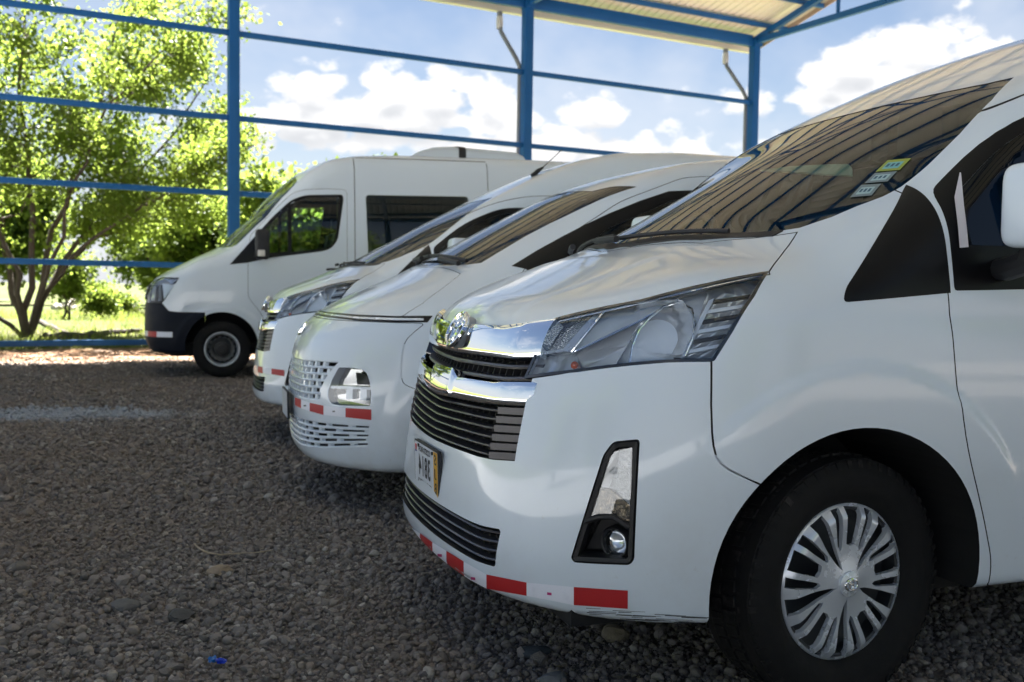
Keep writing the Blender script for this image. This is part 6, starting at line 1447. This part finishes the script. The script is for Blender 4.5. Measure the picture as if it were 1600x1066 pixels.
def strip(root, B, top, bot, mat, name, n=14, off=.0022, mirrored=True, m=4):
    P = skin_strip(B, top, bot, n, m, off); a = MB(); a.grid(P); o = a.build(name, mat, root, angle=None, fix=True)
    return o
def lerp_poly(pts, a, b, n=6):
    """part of a pixel polyline between fractions of its x-range"""
    p = np.array(pts, float); xs = np.linspace(a, b, n); return [(x, float(np.interp(x, p[:, 0], p[:, 1]))) for x in xs]
# bumper tape of the near van
TT = [(619, 808.5), (640, 822), (657, 833), (676, 847), (699, 861), (725, 877), (761, 897.5), (823, 910), (897, 917), (981, 922.6)]
TBm = [(619, 822), (640, 840), (657, 852), (676, 867), (699, 882.5), (725, 900), (761, 919), (823, 930.5), (897, 945), (981, 951)]
cuts = [(620, 625, 0), (625, 640, 1), (640, 657, 0), (657, 676.5, 1), (676.5, 698.5, 0), (698.5, 725.5, 1), (725.5, 761, 0), (761, 823.5, 1), (823.5, 897, 0), (897, 981, 1)]
for a, b, red in cuts:
    if a < 623: continue
    strip(near, HB, lerp_poly(TT, a, b), lerp_poly(TBm, a, b), M_TRED if red else M_TWHITE, 'red_tape' if red else 'white_tape', 8)
# small printed marks on the white tape
M_MARK = simple('tape_print', (.45, .02, .16), .5)
for u, v in ((649, 840), (688, 867), (740, 903), (859, 927)):
    strip(near, HB, [(u - 3.5, v - 2), (u + 3.5, v - 1)], [(u - 3.5, v + 2), (u + 3.5, v + 3)], M_MARK, 'tape_mark', 3, .0024)
# scuffs along the bottom edge of the bumper
rgs = np.random.default_rng(4)
for k in range(26):
    u = rgs.uniform(905, 1075); L = rgs.uniform(12, 60); v = 951 + (u - 905) * .075 + rgs.uniform(-3, 11); th = rgs.uniform(.5, 1.3)
    strip(near, HB, [(u, v), (u + L, v + L * .05)], [(u, v + th), (u + L, v + L * .05 + th * .6)], M_DARK, 'scuff', 4, .0008, m=2)
# tape on the one-box van
sq = [((461.5, 621), (471, 624.5), (471, 638), (461.5, 633)), ((484.4, 629.5), (506, 634), (506, 648.5), (484.4, 642.5)), ((540.3, 637.5), (580.4, 640), (580.4, 656.5), (540.3, 652))]
for a, b, c_, d in sq: strip(star, SB, [a, b], [d, c_], M_TRED, 'red_tape', 6)
for a, b, c_, d in [((471, 624.5), (484.4, 629.5), (484.4, 642.5), (471, 638)), ((506, 634), (540.3, 637.5), (540.3, 652), (506, 648.5))]: strip(star, SB, [a, b], [d, c_], M_TWHITE, 'white_tape', 6)
for u, v in ((477, 634), (522, 643)): strip(star, SB, [(u - 2, v - 1), (u + 2, v - 1)], [(u - 2, v + 1), (u + 2, v + 1)], M_DARK, 'tape_mark', 3, .0024)
# tape on the further van of the same kind: higher up the bumper
T3 = Body(hiace_F, THIRD, -4.93, 1.0, -.5)
strip(third, T3, [(424.5, 576), (444.5, 578.5)], [(424.5, 585), (444.5, 588)], M_TRED, 'red_tape', 6); strip(third, T3, [(403.5, 572), (411, 574)], [(403.5, 582), (411, 583.5)], M_TRED, 'red_tape', 5); strip(third, T3, [(411, 574), (424.5, 576)], [(411, 583.5), (424.5, 585)], M_TWHITE, 'white_tape', 5)
# stickers inside the near windscreen
def sticker(px, cols):
    q = np.array(px, float); base = strip(near, HB, [q[0], q[1]], [q[3], q[2]], cols[0], 'windscreen_sticker', 5, .0012); c = q.mean(0)
    def sub_(k0, k1, j0, j1): f = lambda a, b: q[0] + (q[1] - q[0]) * a + (q[3] - q[0]) * b + (q[2] - q[1] - q[3] + q[0]) * a * b; return [f(k0, j0), f(k1, j0)], [f(k0, j1), f(k1, j1)]
    t, b = sub_(.16, .84, .25, .82); o = strip(near, HB, t, b, cols[1], 'sticker_panel', 5, .0018); o.parent = base
    for k in range(3):
        t, b = sub_(.22 + .2 * k, .34 + .2 * k, .38, .66); o = strip(near, HB, t, b, cols[2], 'sticker_print', 3, .0024); o.parent = base
G_ = simple('sticker_yellow', (.30, .36, .05), .4); T_ = simple('sticker_teal', (.16, .45, .50), .4); N_ = simple('sticker_ink', (.03, .10, .16), .5); P_ = simple('sticker_pale', (.36, .52, .55), .4); Q_ = simple('sticker_grey', (.17, .23, .25), .4)
sticker([(1387, 251), (1424, 247.5), (1406, 266), (1368, 269)], (G_, T_, N_)); sticker([(1367, 271), (1402, 268), (1387, 284), (1351, 287)], (Q_, P_, N_)); sticker([(1346, 289.5), (1377, 287.5), (1362, 306), (1328, 309)], (Q_, P_, N_))
# added panel painted as the bright far-window view, white strap in the door window
def inside(B, px, dep, name, mat, root, thick=.006):
    P = B.hits(px); P = P + B.sight(P) * dep; n = len(P); nn = B.grad(P).mean(0); m = MB(); m.add(list(P) + list(P - nn * thick), [tuple(range(n)), tuple(range(2 * n - 1, n - 1, -1))] + [(i, n + i, n + (i + 1) % n, (i + 1) % n) for i in range(n)]); return m.build(name, mat, root, fix=True, smooth=False)
inside(HB, [(1188, 266), (1230, 260.5), (1290, 257), (1325, 256.5), (1331, 262), (1332, 274), (1290, 272), (1235, 268)], .22, 'far_view_panel', simple('pale_green_view', (.70, .95, .80), .5), near)
wp = skin_strip(HB, [(1499, 272), (1490, 310), (1494, 350), (1497, 388)], [(1501, 272), (1504, 320), (1508, 355), (1511, 387)], 10, 3, .006); wh = MB(); wh.grid(wp); wh.build('white_strap', simple('white_cloth', (.62, .60, .64), .7), near, fix=True)
tag(near, 'white high-roof van with chrome nose and plate 3814, scuffed bumper corner', 'van', None); tag(third, 'white chrome-nosed van with short red tape high on its bumper, next to the tall minibus', 'van', None)
tag(star, 'white one-box van with square-mesh grille and slim light bar across its nose', 'van', None); tag(bus, 'tall white minibus with black bumper and roof air conditioner beside the open wall', 'minibus', None)
